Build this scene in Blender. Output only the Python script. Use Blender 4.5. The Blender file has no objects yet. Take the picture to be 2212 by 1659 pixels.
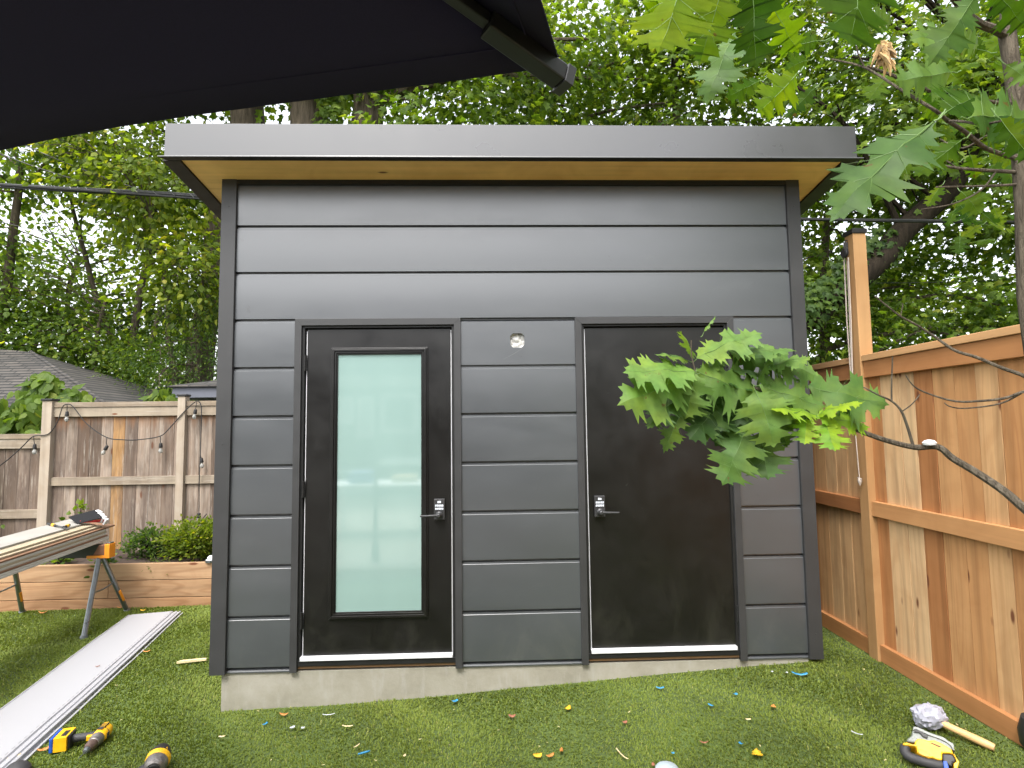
import bpy, math, random
import numpy as np
from mathutils import Vector, Matrix, noise as mnoise
rad = math.radians
sc = bpy.context.scene
# ---------------------------------------------------------------- camera
CAM = np.array([1.6295, -3.6113, 1.4289])
FPX, YAW, PIT, ROL = 1228.3, .033, .076, -.013      # focal length in px of a 2212 x 1659 picture
def _rot(y, p, r):
    cy, sy, cp, sp, cr, sr = math.cos(y), math.sin(y), math.cos(p), math.sin(p), math.cos(r), math.sin(r)
    f = np.array([sy*cp, cy*cp, sp]); r0 = np.array([cy, -sy, 0.]); u0 = np.cross(r0, f)
    return cr*r0+sr*u0, -sr*r0+cr*u0, f
CR, CU, CF = _rot(YAW, PIT, ROL)
cd = bpy.data.cameras.new('camera'); cam = bpy.data.objects.new('camera', cd); sc.collection.objects.link(cam)
cd.sensor_width = 36; cd.lens = FPX/2212*36; cd.clip_start = .02; cd.clip_end = 400
cam.matrix_world = Matrix(((CR[0], CU[0], -CF[0], CAM[0]), (CR[1], CU[1], -CF[1], CAM[1]), (CR[2], CU[2], -CF[2], CAM[2]), (0, 0, 0, 1)))
sc.camera = cam
# ---------------------------------------------------------------- sky, sun, exposure
w = bpy.data.worlds.new('World'); sc.world = w; w.use_nodes = True
nt = w.node_tree; bgn = nt.nodes['Background']
sky = nt.nodes.new('ShaderNodeTexSky'); sky.sky_type = 'NISHITA'; sky.sun_disc = False
SUN_EL, SUN_AZ = rad(58), rad(200)
sky.sun_elevation = SUN_EL; sky.sun_rotation = SUN_AZ; sky.dust_density = 4; sky.air_density = 1.2
hs = nt.nodes.new('ShaderNodeHueSaturation'); hs.inputs['Saturation'].default_value = .22
nt.links.new(sky.outputs[0], hs.inputs['Color']); nt.links.new(hs.outputs[0], bgn.inputs['Color'])
bgn.inputs['Strength'].default_value = .15
sl = bpy.data.lights.new('sun', 'SUN'); sl.energy = .6; sl.angle = rad(14); sl.color = (1, .96, .9)
so = bpy.data.objects.new('sun', sl); sc.collection.objects.link(so)
sdir = Vector((math.sin(SUN_AZ)*math.cos(SUN_EL), math.cos(SUN_AZ)*math.cos(SUN_EL), math.sin(SUN_EL)))
so.rotation_euler = sdir.to_track_quat('Z', 'Y').to_euler(); so.location = (0, 0, 20)
sc.view_settings.view_transform = 'Standard'; sc.view_settings.look = 'None'
sc.view_settings.exposure = EXPOSURE = 1.9; sc.view_settings.gamma = 1
sc.render.engine = 'CYCLES'
try:
    sc.cycles.max_bounces = 8; sc.cycles.diffuse_bounces = 4; sc.cycles.transmission_bounces = 6; sc.cycles.transparent_max_bounces = 6
except Exception: pass
# ---------------------------------------------------------------- measuring helpers (pixels of a 2212 x 1659 picture)
def ray(u, v): return (u-1106)*CR/FPX-(v-829.5)*CU/FPX+CF
def PY(u, v, y):
    d = ray(u, v); return CAM+d*((y-CAM[1])/d[1])
def PX(u, v, x):
    d = ray(u, v); return CAM+d*((x-CAM[0])/d[0])
def PZ(u, v, z):
    d = ray(u, v); return CAM+d*((z-CAM[2])/d[2])
GX = [-60, -4.5, -1.2, -.03, .2, .586, 1.0, 1.37, 1.7, 2.135, 2.57, 3.0, 3.24, 3.59, 4.06, 60]
GZ = [-.30, -.30, -.275, -.257, -.251, -.243, -.217, -.198, -.172, -.146, -.118, -.091, -.075, -.058, -.085, -.1]
def G(x, y=0): return float(np.interp(x, GX, GZ))
def PG(u, v, h=0):
    z = -.2
    for _ in range(8):
        p = PZ(u, v, z+h); z = G(p[0], p[1])
    return PZ(u, v, z+h)
# ---------------------------------------------------------------- mesh helpers
ROOT = {}
def _prop(o, label=None, cat=None, group=None, kind=None):
    if label: o['label'] = label
    if cat: o['category'] = cat
    if group: o['group'] = group
    if kind: o['kind'] = kind
    return o
tag = _prop
def thing(name, label, cat, loc=(0, 0, 0), group=None, M=None):
    o = bpy.data.objects.new(name, None); sc.collection.objects.link(o)
    if M is not None: o.matrix_world = M; ROOT[o.name] = None
    else: o.location = loc; ROOT[o.name] = np.array(loc, float)
    o.empty_display_size = .1
    return _prop(o, label, cat, group)
def frame_from(o, x, zhint=(0, 0, 1)):
    """matrix with origin o, X axis x, Z near zhint"""
    x = Vector(x).normalized(); z = Vector(zhint); y = z.cross(x).normalized(); z = x.cross(y)
    return Matrix(((x.x, y.x, z.x, o[0]), (x.y, y.y, z.y, o[1]), (x.z, y.z, z.z, o[2]), (0, 0, 0, 1)))
class MB:
    def __init__(s): s.v = []; s.f = []; s.m = []; s.t = []
    def add(s, vs, fs, m=0, t=.5):
        b = len(s.v); s.v += [tuple(float(c) for c in p) for p in vs]
        for f in fs: s.f.append(tuple(b+i for i in f)); s.m.append(m); s.t.append(t)
    def box(s, x0, x1, y0, y1, z0, z1, m=0, t=.5, M=None):
        vs = [(x, y, z) for z in (z0, z1) for y in (y0, y1) for x in (x0, x1)]
        if M is not None: vs = [M @ Vector(p) for p in vs]
        s.add(vs, [(0, 2, 3, 1), (4, 5, 7, 6), (0, 1, 5, 4), (2, 6, 7, 3), (0, 4, 6, 2), (1, 3, 7, 5)], m, t)
        return s
    def tube(s, pts, rr, n=8, m=0, t=.5, cap=True):
        pts = [Vector(p) for p in pts]
        if not hasattr(rr, '__len__'): rr = [rr]*len(pts)
        base = len(s.v); prev = None
        for i, p in enumerate(pts):
            d = (pts[min(i+1, len(pts)-1)]-pts[max(i-1, 0)])
            d = d.normalized() if d.length > 1e-9 else Vector((0, 0, 1))
            if prev is None:
                a = d.orthogonal().normalized()
            else:
                a = (prev-d*prev.dot(d)); a = a.normalized() if a.length > 1e-6 else d.orthogonal().normalized()
            prev = a; b = d.cross(a)
            for k in range(n):
                c = 2*math.pi*k/n; q = p+(a*math.cos(c)+b*math.sin(c))*rr[i]; s.v.append(tuple(q))
        for i in range(len(pts)-1):
            for k in range(n):
                k2 = (k+1) % n
                s.f.append((base+i*n+k, base+i*n+k2, base+(i+1)*n+k2, base+(i+1)*n+k)); s.m.append(m); s.t.append(t)
        if cap:
            s.f.append(tuple(base+k for k in range(n))[::-1]); s.m.append(m); s.t.append(t)
            e = base+(len(pts)-1)*n; s.f.append(tuple(e+k for k in range(n))); s.m.append(m); s.t.append(t)
        return s
    def lathe(s, prof, n=16, M=None, m=0, t=.5, sx=1, sy=1):
        """prof: (r, z) or (r, z, material)"""
        base = len(s.v); M = M or Matrix.Identity(4)
        for q in prof:
            for k in range(n):
                c = 2*math.pi*k/n; s.v.append(tuple(M @ Vector((q[0]*math.cos(c)*sx, q[0]*math.sin(c)*sy, q[1]))))
        for i in range(len(prof)-1):
            mi = prof[i+1][2] if len(prof[i+1]) > 2 else m
            for k in range(n):
                k2 = (k+1) % n
                s.f.append((base+i*n+k, base+i*n+k2, base+(i+1)*n+k2, base+(i+1)*n+k)); s.m.append(mi); s.t.append(t)
        s.f.append(tuple(base+k for k in range(n))[::-1]); s.m.append(prof[0][2] if len(prof[0]) > 2 else m); s.t.append(t)
        e = base+(len(prof)-1)*n; s.f.append(tuple(e+k for k in range(n))); s.m.append(prof[-1][2] if len(prof[-1]) > 2 else m); s.t.append(t)
        return s
    def slab(s, poly, d, m=0, t=.5):
        """planar polygon extruded along the vector d"""
        n = len(poly); d = Vector(d); p = [Vector(q) for q in poly]
        s.add(p+[q+d for q in p], [tuple(range(n))[::-1], tuple(range(n, 2*n))]+[(i, (i+1) % n, n+(i+1) % n, n+i) for i in range(n)], m, t)
        return s
    def frame(s, x0, x1, z0, z1, wd, y0, y1, m=0, t=.5):
        """mitred picture frame in the xz plane"""
        o = [(x0, z0), (x1, z0), (x1, z1), (x0, z1)]; i = [(x0+wd, z0+wd), (x1-wd, z0+wd), (x1-wd, z1-wd), (x0+wd, z1-wd)]
        for k in range(4):
            k2 = (k+1) % 4
            s.slab([(o[k][0], y0, o[k][1]), (o[k2][0], y0, o[k2][1]), (i[k2][0], y0, i[k2][1]), (i[k][0], y0, i[k][1])], (0, y1-y0, 0), m, t)
        return s
    def build(s, name, mats, parent=None, smooth=False, bevel=0, seg=2, fix=True, angle=35):
        if not isinstance(mats, (list, tuple)): mats = [mats]
        off = np.zeros(3)
        if parent is not None:
            r = ROOT.get(parent.name); off = r if r is not None else np.zeros(3)
            ROOTsave = r
        me = bpy.data.meshes.new(name)
        vs = [(p[0]-off[0], p[1]-off[1], p[2]-off[2]) for p in s.v]
        me.from_pydata(vs, [], s.f)
        for m_ in mats: me.materials.append(m_)
        me.polygons.foreach_set('material_index', s.m)
        a = me.attributes.new('tone', 'FLOAT', 'FACE'); a.data.foreach_set('value', s.t)
        if fix:
            import bmesh
            bm = bmesh.new(); bm.from_mesh(me); bmesh.ops.recalc_face_normals(bm, faces=bm.faces); bm.to_mesh(me); bm.free()
        if smooth:
            me.polygons.foreach_set('use_smooth', [True]*len(me.polygons)); me.set_sharp_from_angle(angle=rad(angle))
        o = bpy.data.objects.new(name, me); sc.collection.objects.link(o)
        if parent is not None: o.parent = parent; ROOT[o.name] = ROOTsave
        if bevel:
            b = o.modifiers.new('bevel', 'BEVEL'); b.width = bevel; b.segments = seg; b.limit_method = 'ANGLE'; b.angle_limit = rad(40)
        return o
def raw_mesh(name, V, F, tone, mats, parent=None, mi=None, smooth=False):
    """V (n,3), F (m,k) arrays of equal polygons"""
    off = np.zeros(3)
    r = None
    if parent is not None:
        r = ROOT.get(parent.name); off = r if r is not None else off
    me = bpy.data.meshes.new(name); n, k = F.shape
    me.vertices.add(len(V)); me.vertices.foreach_set('co', (V-off).astype(np.float32).ravel())
    me.loops.add(n*k); me.loops.foreach_set('vertex_index', F.astype(np.int32).ravel())
    me.polygons.add(n); me.polygons.foreach_set('loop_start', np.arange(0, n*k, k, dtype=np.int32))
    try: me.polygons.foreach_set('loop_total', np.full(n, k, dtype=np.int32))
    except Exception: pass
    for m_ in (mats if isinstance(mats, (list, tuple)) else [mats]): me.materials.append(m_)
    if mi is not None: me.polygons.foreach_set('material_index', mi.astype(np.int32))
    me.polygons.foreach_set('use_smooth', np.full(n, smooth))
    me.update(calc_edges=True)
    a = me.attributes.new('tone', 'FLOAT', 'FACE'); a.data.foreach_set('value', tone.astype(np.float32))
    o = bpy.data.objects.new(name, me); sc.collection.objects.link(o)
    if parent is not None: o.parent = parent; ROOT[o.name] = r
    return o
# ---------------------------------------------------------------- materials
class NT:
    def __init__(s, name):
        s.mat = bpy.data.materials.new(name); s.mat.use_nodes = True; s.t = s.mat.node_tree
        s.b = s.t.nodes['Principled BSDF']; s.out = s.t.nodes['Material Output']
    def n(s, typ, **kw):
        x = s.t.nodes.new(typ)
        for k, v in kw.items():
            if k.startswith('_'): setattr(x, k[1:], v)
            else: x.inputs[k.replace('__', ' ')].default_value = v
        return x
    def l(s, a, b): s.t.links.new(a, b)
    def coord(s, scale=(1, 1, 1), tone=True, off=37.):
        tc = s.n('ShaderNodeTexCoord'); mp = s.n('ShaderNodeMapping'); mp.inputs['Scale'].default_value = scale
        s.l(tc.outputs['Object'], mp.inputs['Vector'])
        if tone:
            at = s.n('ShaderNodeAttribute', _attribute_name='tone'); mu = s.n('ShaderNodeMath', _operation='MULTIPLY'); mu.inputs[1].default_value = off
            cb = s.n('ShaderNodeCombineXYZ'); s.l(at.outputs['Fac'], mu.inputs[0])
            for i in range(3): s.l(mu.outputs[0], cb.inputs[i])
            s.l(cb.outputs[0], mp.inputs['Location']); s.tone = at.outputs['Fac']
        return mp.outputs[0]
    def noise(s, vec, scale, detail=4, rough=.6, dist=0):
        x = s.n('ShaderNodeTexNoise', Scale=scale, Detail=detail, Roughness=rough, Distortion=dist); s.l(vec, x.inputs['Vector']); return x.outputs['Fac']
    def ramp(s, fac, stops):
        x = s.n('ShaderNodeValToRGB'); e = x.color_ramp.elements
        while len(e) < len(stops): e.new(.5)
        for i, (p, c) in enumerate(stops):
            e[i].position = p; e[i].color = (*c, 1) if len(c) == 3 else c
        s.l(fac, x.inputs[0]); return x.outputs['Color']
    def mix(s, fac, a, b, mode='MIX'):
        x = s.n('ShaderNodeMix', _data_type='RGBA', _blend_type=mode)
        for i, q in ((0, fac), (6, a), (7, b)):
            if hasattr(q, 'links'): s.l(q, x.inputs[i])
            elif i == 0: x.inputs[0].default_value = q
            else: x.inputs[i].default_value = (*q, 1) if len(q) == 3 else q
        return x.outputs[2]
    def maprange(s, f, a, b, c, d):
        x = s.n('ShaderNodeMapRange'); s.l(f, x.inputs[0])
        for i, q in enumerate((a, b, c, d)): x.inputs[i+1].default_value = q
        return x.outputs[0]
    def bump(s, h, strength, dist=.002):
        x = s.n('ShaderNodeBump', Strength=strength, Distance=dist); s.l(h, x.inputs['Height']); s.l(x.outputs[0], s.b.inputs['Normal']); return x
def G3(v): return (v, v, v)
def mat(name, col, rough=.5, metal=0, namt=.15, nscale=12, bump=.1, bscale=60, spec=.5, stretch=(1, 1, 1), tamt=0., coat=0, rvar=.08, crough=.08):
    s = NT(name); vec = s.coord(stretch); f = s.noise(vec, nscale, 5)
    c = s.mix(1, tuple(col), s.ramp(f, [(.3, G3(1-namt)), (.7, G3(1+namt))]), 'MULTIPLY')
    if tamt: c = s.mix(1, c, s.ramp(s.tone, [(0, G3(1-tamt)), (1, G3(1+tamt))]), 'MULTIPLY')
    s.l(c, s.b.inputs['Base Color'])
    s.b.inputs['Metallic'].default_value = metal; s.b.inputs['Specular IOR Level'].default_value = spec
    s.l(s.maprange(f, .3, .7, max(.02, rough-rvar), min(1, rough+rvar)), s.b.inputs['Roughness'])
    if coat: s.b.inputs['Coat Weight'].default_value = coat; s.b.inputs['Coat Roughness'].default_value = crough
    if bump: s.bump(s.noise(vec, bscale, 3), bump)
    return s.mat
def wood(name, stops, axis='z', grain=1., knots=.7, rough=.65, streak=.35, dirt=0., spec=.3, kd=.07, fig=0., stain=0.):
    """sawn timber: board colour by the tone attribute, grain along axis, scattered knots"""
    s = NT(name); st = {'x': (.9, 26, 26), 'y': (26, .9, 26), 'z': (26, 26, .9)}[axis]
    vec = s.coord(tuple(q*grain for q in st))
    g1 = s.noise(vec, 1., 6, .65, .35); base = s.ramp(s.tone, stops)
    c = s.mix(1, base, s.ramp(g1, [(.25, G3(1-streak)), (.5, G3(1.)), (.78, G3(1+streak*.8))]), 'MULTIPLY')
    v3 = s.coord((1, 1, 1), off=11.); g2 = s.noise(v3, 3.2, 3, .6, .8)
    c = s.mix(1, c, s.ramp(g2, [(.3, (.90, .86, .82)), (.55, (1, 1, 1)), (.8, (1.08, 1.09, 1.06))]), 'MULTIPLY')
    if fig:   # cathedral figure
        sf = {'x': (.5, 5, 5), 'y': (5, .5, 5), 'z': (5, 5, .5)}[axis]; f0 = s.noise(s.coord(sf, off=31.), 1.1, 2, .5, .4)
        m1 = s.n('ShaderNodeMath', _operation='MULTIPLY'); s.l(f0, m1.inputs[0]); m1.inputs[1].default_value = 52.
        m2 = s.n('ShaderNodeMath', _operation='SINE'); s.l(m1.outputs[0], m2.inputs[0])
        c = s.mix(s.maprange(m2.outputs[0], .1, 1, 0, fig), c, s.mix(1, c, (.62, .50, .42), 'MULTIPLY'))
    ks = {'x': (3., 9, 9), 'y': (9, 3., 9), 'z': (9, 9, 3.)}[axis]
    vk = s.coord(ks, off=23.); vo = s.n('ShaderNodeTexVoronoi', Scale=1.); s.l(vk, vo.inputs['Vector'])
    sp = s.n('ShaderNodeSeparateColor'); s.l(vo.outputs['Color'], sp.inputs[0])
    on = s.n('ShaderNodeMath', _operation='GREATER_THAN'); s.l(sp.outputs[0], on.inputs[0]); on.inputs[1].default_value = 1-knots*.6
    kk = s.maprange(vo.outputs['Distance'], kd, kd*1.8, 1, 0); mm = s.n('ShaderNodeMath', _operation='MULTIPLY'); s.l(kk, mm.inputs[0]); s.l(on.outputs[0], mm.inputs[1])
    c = s.mix(mm.outputs[0], c, (.15, .055, .025))
    if dirt:
        g4 = s.noise(s.coord((3, 3, .6), off=5.), 1.4, 5, .7)
        c = s.mix(s.maprange(g4, .44, .64, 0, dirt), c, (.085, .062, .05))
        g5 = s.noise(s.coord({'x': (2, 30, 30), 'y': (30, 2, 30), 'z': (30, 30, 2)}[axis], off=9.), 1., 5, .75)
        c = s.mix(s.maprange(g5, .56, .68, 0, .55), c, (.40, .36, .31))
    if stain:   # rust-brown run-off under the top rail
        tc = s.n('ShaderNodeTexCoord'); sx = s.n('ShaderNodeSeparateXYZ'); s.l(tc.outputs['Object'], sx.inputs[0])
        g6 = s.noise(s.coord((9, 9, .5), off=3.), 1.5, 4, .6); ad = s.n('ShaderNodeMath', _operation='MULTIPLY_ADD'); s.l(g6, ad.inputs[0]); ad.inputs[1].default_value = .5; s.l(sx.outputs[2], ad.inputs[2])
        c = s.mix(s.maprange(ad.outputs[0], stain+.20, stain+.36, 0, .75), c, (.17, .075, .03))
    s.l(c, s.b.inputs['Base Color']); s.b.inputs['Roughness'].default_value = rough; s.b.inputs['Specular IOR Level'].default_value = spec
    s.bump(g1, .25, .0015)
    return s.mat
def leafmat(name, stops, trans=.42, rough=.45, spec=.35, veins=False):
    s = NT(name); vec = s.coord((1, 1, 1)); f = s.noise(vec, 30 if veins else 5, 3)
    c = s.ramp(s.tone, stops); c = s.mix(1, c, s.ramp(f, [(.3, G3(.84)), (.7, G3(1.16))]), 'MULTIPLY')
    if veins:
        f2 = s.noise(s.coord((1, 1, 1), off=51.), 7, 3); c = s.mix(1, c, s.ramp(f2, [(.32, (.72, .86, .8)), (.5, (1, 1, 1)), (.68, (1.35, 1.16, .8))]), 'MULTIPLY')
        f3 = s.noise(s.coord((1, 1, 1), off=71.), 45, 2); c = s.mix(s.maprange(f3, .70, .74, 0, .7), c, (.13, .06, .02))
    s.l(c, s.b.inputs['Base Color']); s.b.inputs['Roughness'].default_value = rough; s.b.inputs['Specular IOR Level'].default_value = spec
    if veins: s.bump(s.noise(vec, 90, 3), .35, .001)
    tr = s.n('ShaderNodeBsdfTranslucent'); c2 = s.mix(1, c, (1.5, 1.5, .38), 'MULTIPLY'); s.l(c2, tr.inputs['Color'])
    mx = s.n('ShaderNodeMixShader'); mx.inputs[0].default_value = trans
    s.l(s.b.outputs[0], mx.inputs[1]); s.l(tr.outputs[0], mx.inputs[2]); s.l(mx.outputs[0], s.out.inputs['Surface'])
    return s.mat
R = random.Random(11); NR = np.random.RandomState(5)
# ================================================================ GROUND
m_soil = mat('earth', (.060, .090, .018), .95, namt=.35, nscale=3, bump=.3, bscale=25)
m_turf = leafmat('turf', [(0, (.105, .150, .022)), (.45, (.145, .192, .030)), (.8, (.19, .23, .042)), (1, (.27, .27, .08))], trans=.25, rough=.5, spec=.3)
xs = sorted(set([-60, -40, -25, -15, -10, -7, -5]+[round(-4.5+.3*i, 3) for i in range(31)]+[5.5, 7, 10, 15, 25, 40, 60])); ys = [-30, -20, -12, -8]+[round(-6+.4*i, 2) for i in range(24)]+[4, 5, 7, 10, 15, 25, 45, 80]
mb = MB(); nx = len(xs)
mb.add([(x, y, G(x, y)+.006*mnoise.noise((x*1.3, y*1.3, 0))) for y in ys for x in xs],
       [(j*nx+i, j*nx+i+1, (j+1)*nx+i+1, (j+1)*nx+i) for j in range(len(ys)-1) for i in range(nx-1)])
tag(mb.build('ground', m_soil, smooth=True), kind='structure')
def turf():
    n = 520000
    # density falls with distance from the camera so blades stay about the same size in view
    y = -2.3+4.7*NR.rand(n)**1.25; x = -4.1+8.2*NR.rand(n)
    keep = ~((x > -.03) & (x < 3.59) & (y > .0)) & ~((y > 2.19) & (x < -.3)) & (x < 4.06) & (np.abs(x-1.6) < (y+3.6)*.93+.35)
    x, y = x[keep], y[keep]; n = len(x)
    z = np.interp(x, GX, GZ)-.004
    a = NR.rand(n)*6.283; L = (.010+.014*NR.rand(n))*(1+.25*np.clip((y+1)/3, 0, 1)); wd = .0016+.0011*NR.rand(n)+.0006*np.clip(y+2, 0, 4)
    lean = .25+.75*NR.rand(n)
    # tufts comb in patches
    pa = 2.2*np.sin(x*3.1+1.3*np.sin(y*2.3))+1.7*np.cos(y*2.7+x)
    a = np.where(NR.rand(n) < .55, pa+NR.randn(n)*.5, a)
    dx, dy = np.cos(a), np.sin(a)
    V = np.zeros((n, 5, 3)); hx, hy = -dy*wd, dx*wd
    V[:, 0] = np.stack([x-hx, y-hy, z], 1); V[:, 1] = np.stack([x+hx, y+hy, z], 1)
    mx, my, mz = x+dx*L*lean*.35, y+dy*L*lean*.35, z+L*.6
    V[:, 2] = np.stack([mx+hx*.8, my+hy*.8, mz], 1); V[:, 3] = np.stack([mx-hx*.8, my-hy*.8, mz], 1)
    V[:, 4] = np.stack([x+dx*L*lean, y+dy*L*lean, z+L*(1.05-.45*lean)], 1)
    F = (np.arange(n)*5)[:, None, None]+np.array([[0, 1, 2], [0, 2, 3], [3, 2, 4]])[None]
    patch = .5+.5*np.sin(x*2.3+np.sin(y*3.7)*1.5)*np.cos(y*1.9+np.sin(x*2.9))
    tone = np.clip(.26+.30*NR.rand(n)+.20*patch+(NR.rand(n) < .04)*.45, 0, 1)
    tag(raw_mesh('turf_grass', V.reshape(-1, 3), F.reshape(-1, 3), np.repeat(tone, 3), m_turf), kind='stuff')
turf()
# ================================================================ SHED
m_clad = mat('siding_paint', (.050, .055, .061), .37, namt=.07, nscale=2.2, bump=.08, bscale=160, spec=1., stretch=(1, 1, 3), rvar=.05, coat=.75, crough=.3)
m_trim = mat('trim_paint', (.034, .034, .035), .5, namt=.08, nscale=6, bump=.1, bscale=200, spec=.5)
m_fasc = mat('fascia_metal', (.05, .05, .052), .34, namt=.05, nscale=2, bump=.04, bscale=120, spec=.8, coat=.3, crough=.3)
m_dark = mat('black_metal', (.012, .012, .012), .5, namt=.1, spec=.4)
m_door = mat('door_paint', (.006, .0055, .005), .36, namt=.1, nscale=5, bump=.08, bscale=300, spec=.5)
def smudge(m, scale, lo, hi, col, amt, stretch=(1, 1, 1), seed=0., zfade=None):
    """dust, hand marks and wipes with a shape of their own"""
    t = m.node_tree; b = t.nodes['Principled BSDF']; src = b.inputs['Base Color'].links[0].from_socket
    tc = t.nodes.new('ShaderNodeTexCoord'); mp = t.nodes.new('ShaderNodeMapping'); mp.inputs['Scale'].default_value = stretch; mp.inputs['Location'].default_value = (seed, seed, seed)
    t.links.new(tc.outputs['Object'], mp.inputs['Vector']); n = t.nodes.new('ShaderNodeTexNoise'); n.inputs['Scale'].default_value = scale; n.inputs['Detail'].default_value = 7; n.inputs['Roughness'].default_value = .7; n.inputs['Distortion'].default_value = .6
    t.links.new(mp.outputs[0], n.inputs['Vector']); r = t.nodes.new('ShaderNodeMapRange'); t.links.new(n.outputs['Fac'], r.inputs[0])
    for i, q in enumerate((lo, hi, 0, amt)): r.inputs[i+1].default_value = q
    fac = r.outputs[0]
    if zfade:
        sx = t.nodes.new('ShaderNodeSeparateXYZ'); t.links.new(tc.outputs['Object'], sx.inputs[0]); z = t.nodes.new('ShaderNodeMapRange'); t.links.new(sx.outputs[2], z.inputs[0])
        for i, q in enumerate((zfade[0], zfade[1], 1, 0)): z.inputs[i+1].default_value = q
        mu = t.nodes.new('ShaderNodeMath'); mu.operation = 'MULTIPLY'; t.links.new(fac, mu.inputs[0]); t.links.new(z.outputs[0], mu.inputs[1]); fac = mu.outputs[0]
    mx = t.nodes.new('ShaderNodeMix'); mx.data_type = 'RGBA'; t.links.new(fac, mx.inputs[0]); t.links.new(src, mx.inputs[6]); mx.inputs[7].default_value = (*col, 1); t.links.new(mx.outputs[2], b.inputs['Base Color'])
smudge(m_clad, 2.6, .58, .72, (.08, .085, .09), .3, (1, 1, 2), 3.)
smudge(m_clad, 9., .66, .72, (.03, .03, .03), .8, (1, 1, 1), 9.)
smudge(m_clad, 6., .50, .72, (.11, .11, .105), .45, (1, 1, .6), 5., (.05, .42))
smudge(m_door, 5., .48, .74, (.04, .04, .03), .45, (1, 1, .5), 2., (.1, .75))
smudge(m_door, 14., .68, .73, (.05, .05, .048), .8, (1, 1, 1), 7.)
smudge(m_fasc, 5., .66, .74, (.03, .03, .03), .7, (1, 1, 1), 4.)
m_conc = NT('concrete')
_v = m_conc.coord((1, 1, 1)); _f = m_conc.noise(_v, 3.5, 8, .7); _g = m_conc.noise(m_conc.coord((9, 9, 1.6)), 2.2, 4, .6)
_c = m_conc.ramp(_f, [(.28, (.215, .20, .158)), (.5, (.29, .272, .218)), (.72, (.35, .33, .28))])
_c = m_conc.mix(m_conc.maprange(_g, .55, .72, 0, .4), _c, (.38, .37, .34))
m_conc.l(_c, m_conc.b.inputs['Base Color']); m_conc.b.inputs['Roughness'].default_value = .9; m_conc.bump(m_conc.noise(_v, 45, 6, .7), .45, .004); m_conc = m_conc.mat
m_soff = wood('cedar_soffit', [(0, (.80, .47, .17)), (.5, (.86, .54, .21)), (1, (.90, .60, .26))], 'x', .7, knots=.35, rough=.5, streak=.16)
m_white = mat('white_vinyl', (.72, .72, .74), .45, namt=.03)
m_tan = wood('sill_wood', [(0, (.15, .085, .04)), (1, (.2, .12, .06))], 'x', 1, .2)
m_steel = mat('dark_steel', (.05, .05, .052), .38, metal=.3, namt=.1, spec=.5)
m_key = mat('pale_keys', (.62, .66, .72), .4, namt=.05)  # plain pale colour of the keypad buttons
shed = thing('garden_shed', 'dark grey flat-roofed backyard shed with two black doors on a concrete slab', 'shed', (1.79, 0, -.05))
E_ = .3048
XW = 3.579
# foundation and hidden body
mb = MB(); mb.box(-.035, 3.594, .012, 2.42, -.45, -.032); mb.build('foundation', m_conc, shed, bevel=.004)
mb = MB(); 
mb.box(-.075, -.012, .012, 2.43, -.03, 3.0); mb.box(3.591, 3.655, .012, 2.43, -.03, 3.0); mb.box(-.075, 3.655, 2.40, 2.46, -.03, 2.9)
mb.build('side_wall', m_clad, shed)
# siding: boards 0.305 m apart with a recessed groove, pressed slightly convex
def rows_profile(k0, k1, zt=None):
    pr = []
    for k in range(k0, k1):
        zb = k*E_; top = (k+1)*E_-.026
        if zt and k == k1-1: top = zt
        pr += [(.024, zb-.0115), (.024, zb-.0005), (.0, zb)]
        for i in range(1, 6):
            f = i/6; pr.append((-.0022*math.sin(math.pi*f), zb+.003+(top-.003-zb-.003)*f))
        pr.append((.0, top-.0015)); pr.append((.0013, top)); pr.append((.0072, top+.0012)); pr.append((.0076, top+.011)); pr.append((.024, top+.0135))
    return pr
def siding(mb, x0, x1, k0, k1, zt=None, t=.5):
    pr = rows_profile(k0, k1, zt)
    if k0 == 0: pr = [(.02, -.034), (.003, -.034), (.003, -.027)]+pr
    xsn = max(1, int((x1-x0)/.3)); vs = []
    for y, z in pr:
        for i in range(xsn+1):
            x = x0+(x1-x0)*i/xsn
            wob = .0007*mnoise.noise((x*1.7, z*1.2, 3.)) if y < .003 else 0
            vs.append((x, y+wob, z))
    n = xsn+1
    mb.add(vs, [(j*n+i, j*n+i+1, (j+1)*n+i+1, (j+1)*n+i) for j in range(len(pr)-1) for i in range(xsn)], 0, t)
mb = MB(); siding(mb, .0, XW, 7, 10, 3.012); siding(mb, .0, .379, 0, 7); siding(mb, 1.425, 2.157, 0, 6); siding(mb, 3.19, XW, 0, 7)
# the board between the doors with the cut-out for a lamp box
z0, z1 = 6*E_, 7*E_-.026; X0, X1 = 1.425, 2.157; hx0, hx1, hz0, hz1, c = 1.741, 1.832, 1.938, 2.030, .018
mb.add([(X0, 0.017, z0-.019), (X1, .017, z0-.019), (X1, .017, z0-.0005), (X0, .017, z0-.0005), (X1, 0, z0), (X0, 0, z0)], [(0, 1, 2, 3), (3, 2, 4, 5)])
mb.add([(X0, 0, z1), (X1, 0, z1), (X1, .004, z1+.003), (X0, .004, z1+.003), (X1, .017, z1+.008), (X0, .017, z1+.008)], [(0, 1, 2, 3), (3, 2, 4, 5)])
oc = [(hx0+c, hz0), (hx1-c, hz0), (hx1, hz0+c), (hx1, hz1-c), (hx1-c, hz1), (hx0+c, hz1), (hx0, hz1-c), (hx0, hz0+c)]
mb.add([(X0, 0, z0), (X1, 0, z0), (X1, 0, z1), (X0, 0, z1)]+[(a, 0, b) for a, b in oc],
       [(0, 1, 5, 4), (1, 6, 5), (1, 2, 7, 6), (2, 8, 7), (2, 3, 9, 8), (3, 10, 9), (3, 0, 11, 10), (0, 4, 11)])
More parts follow.
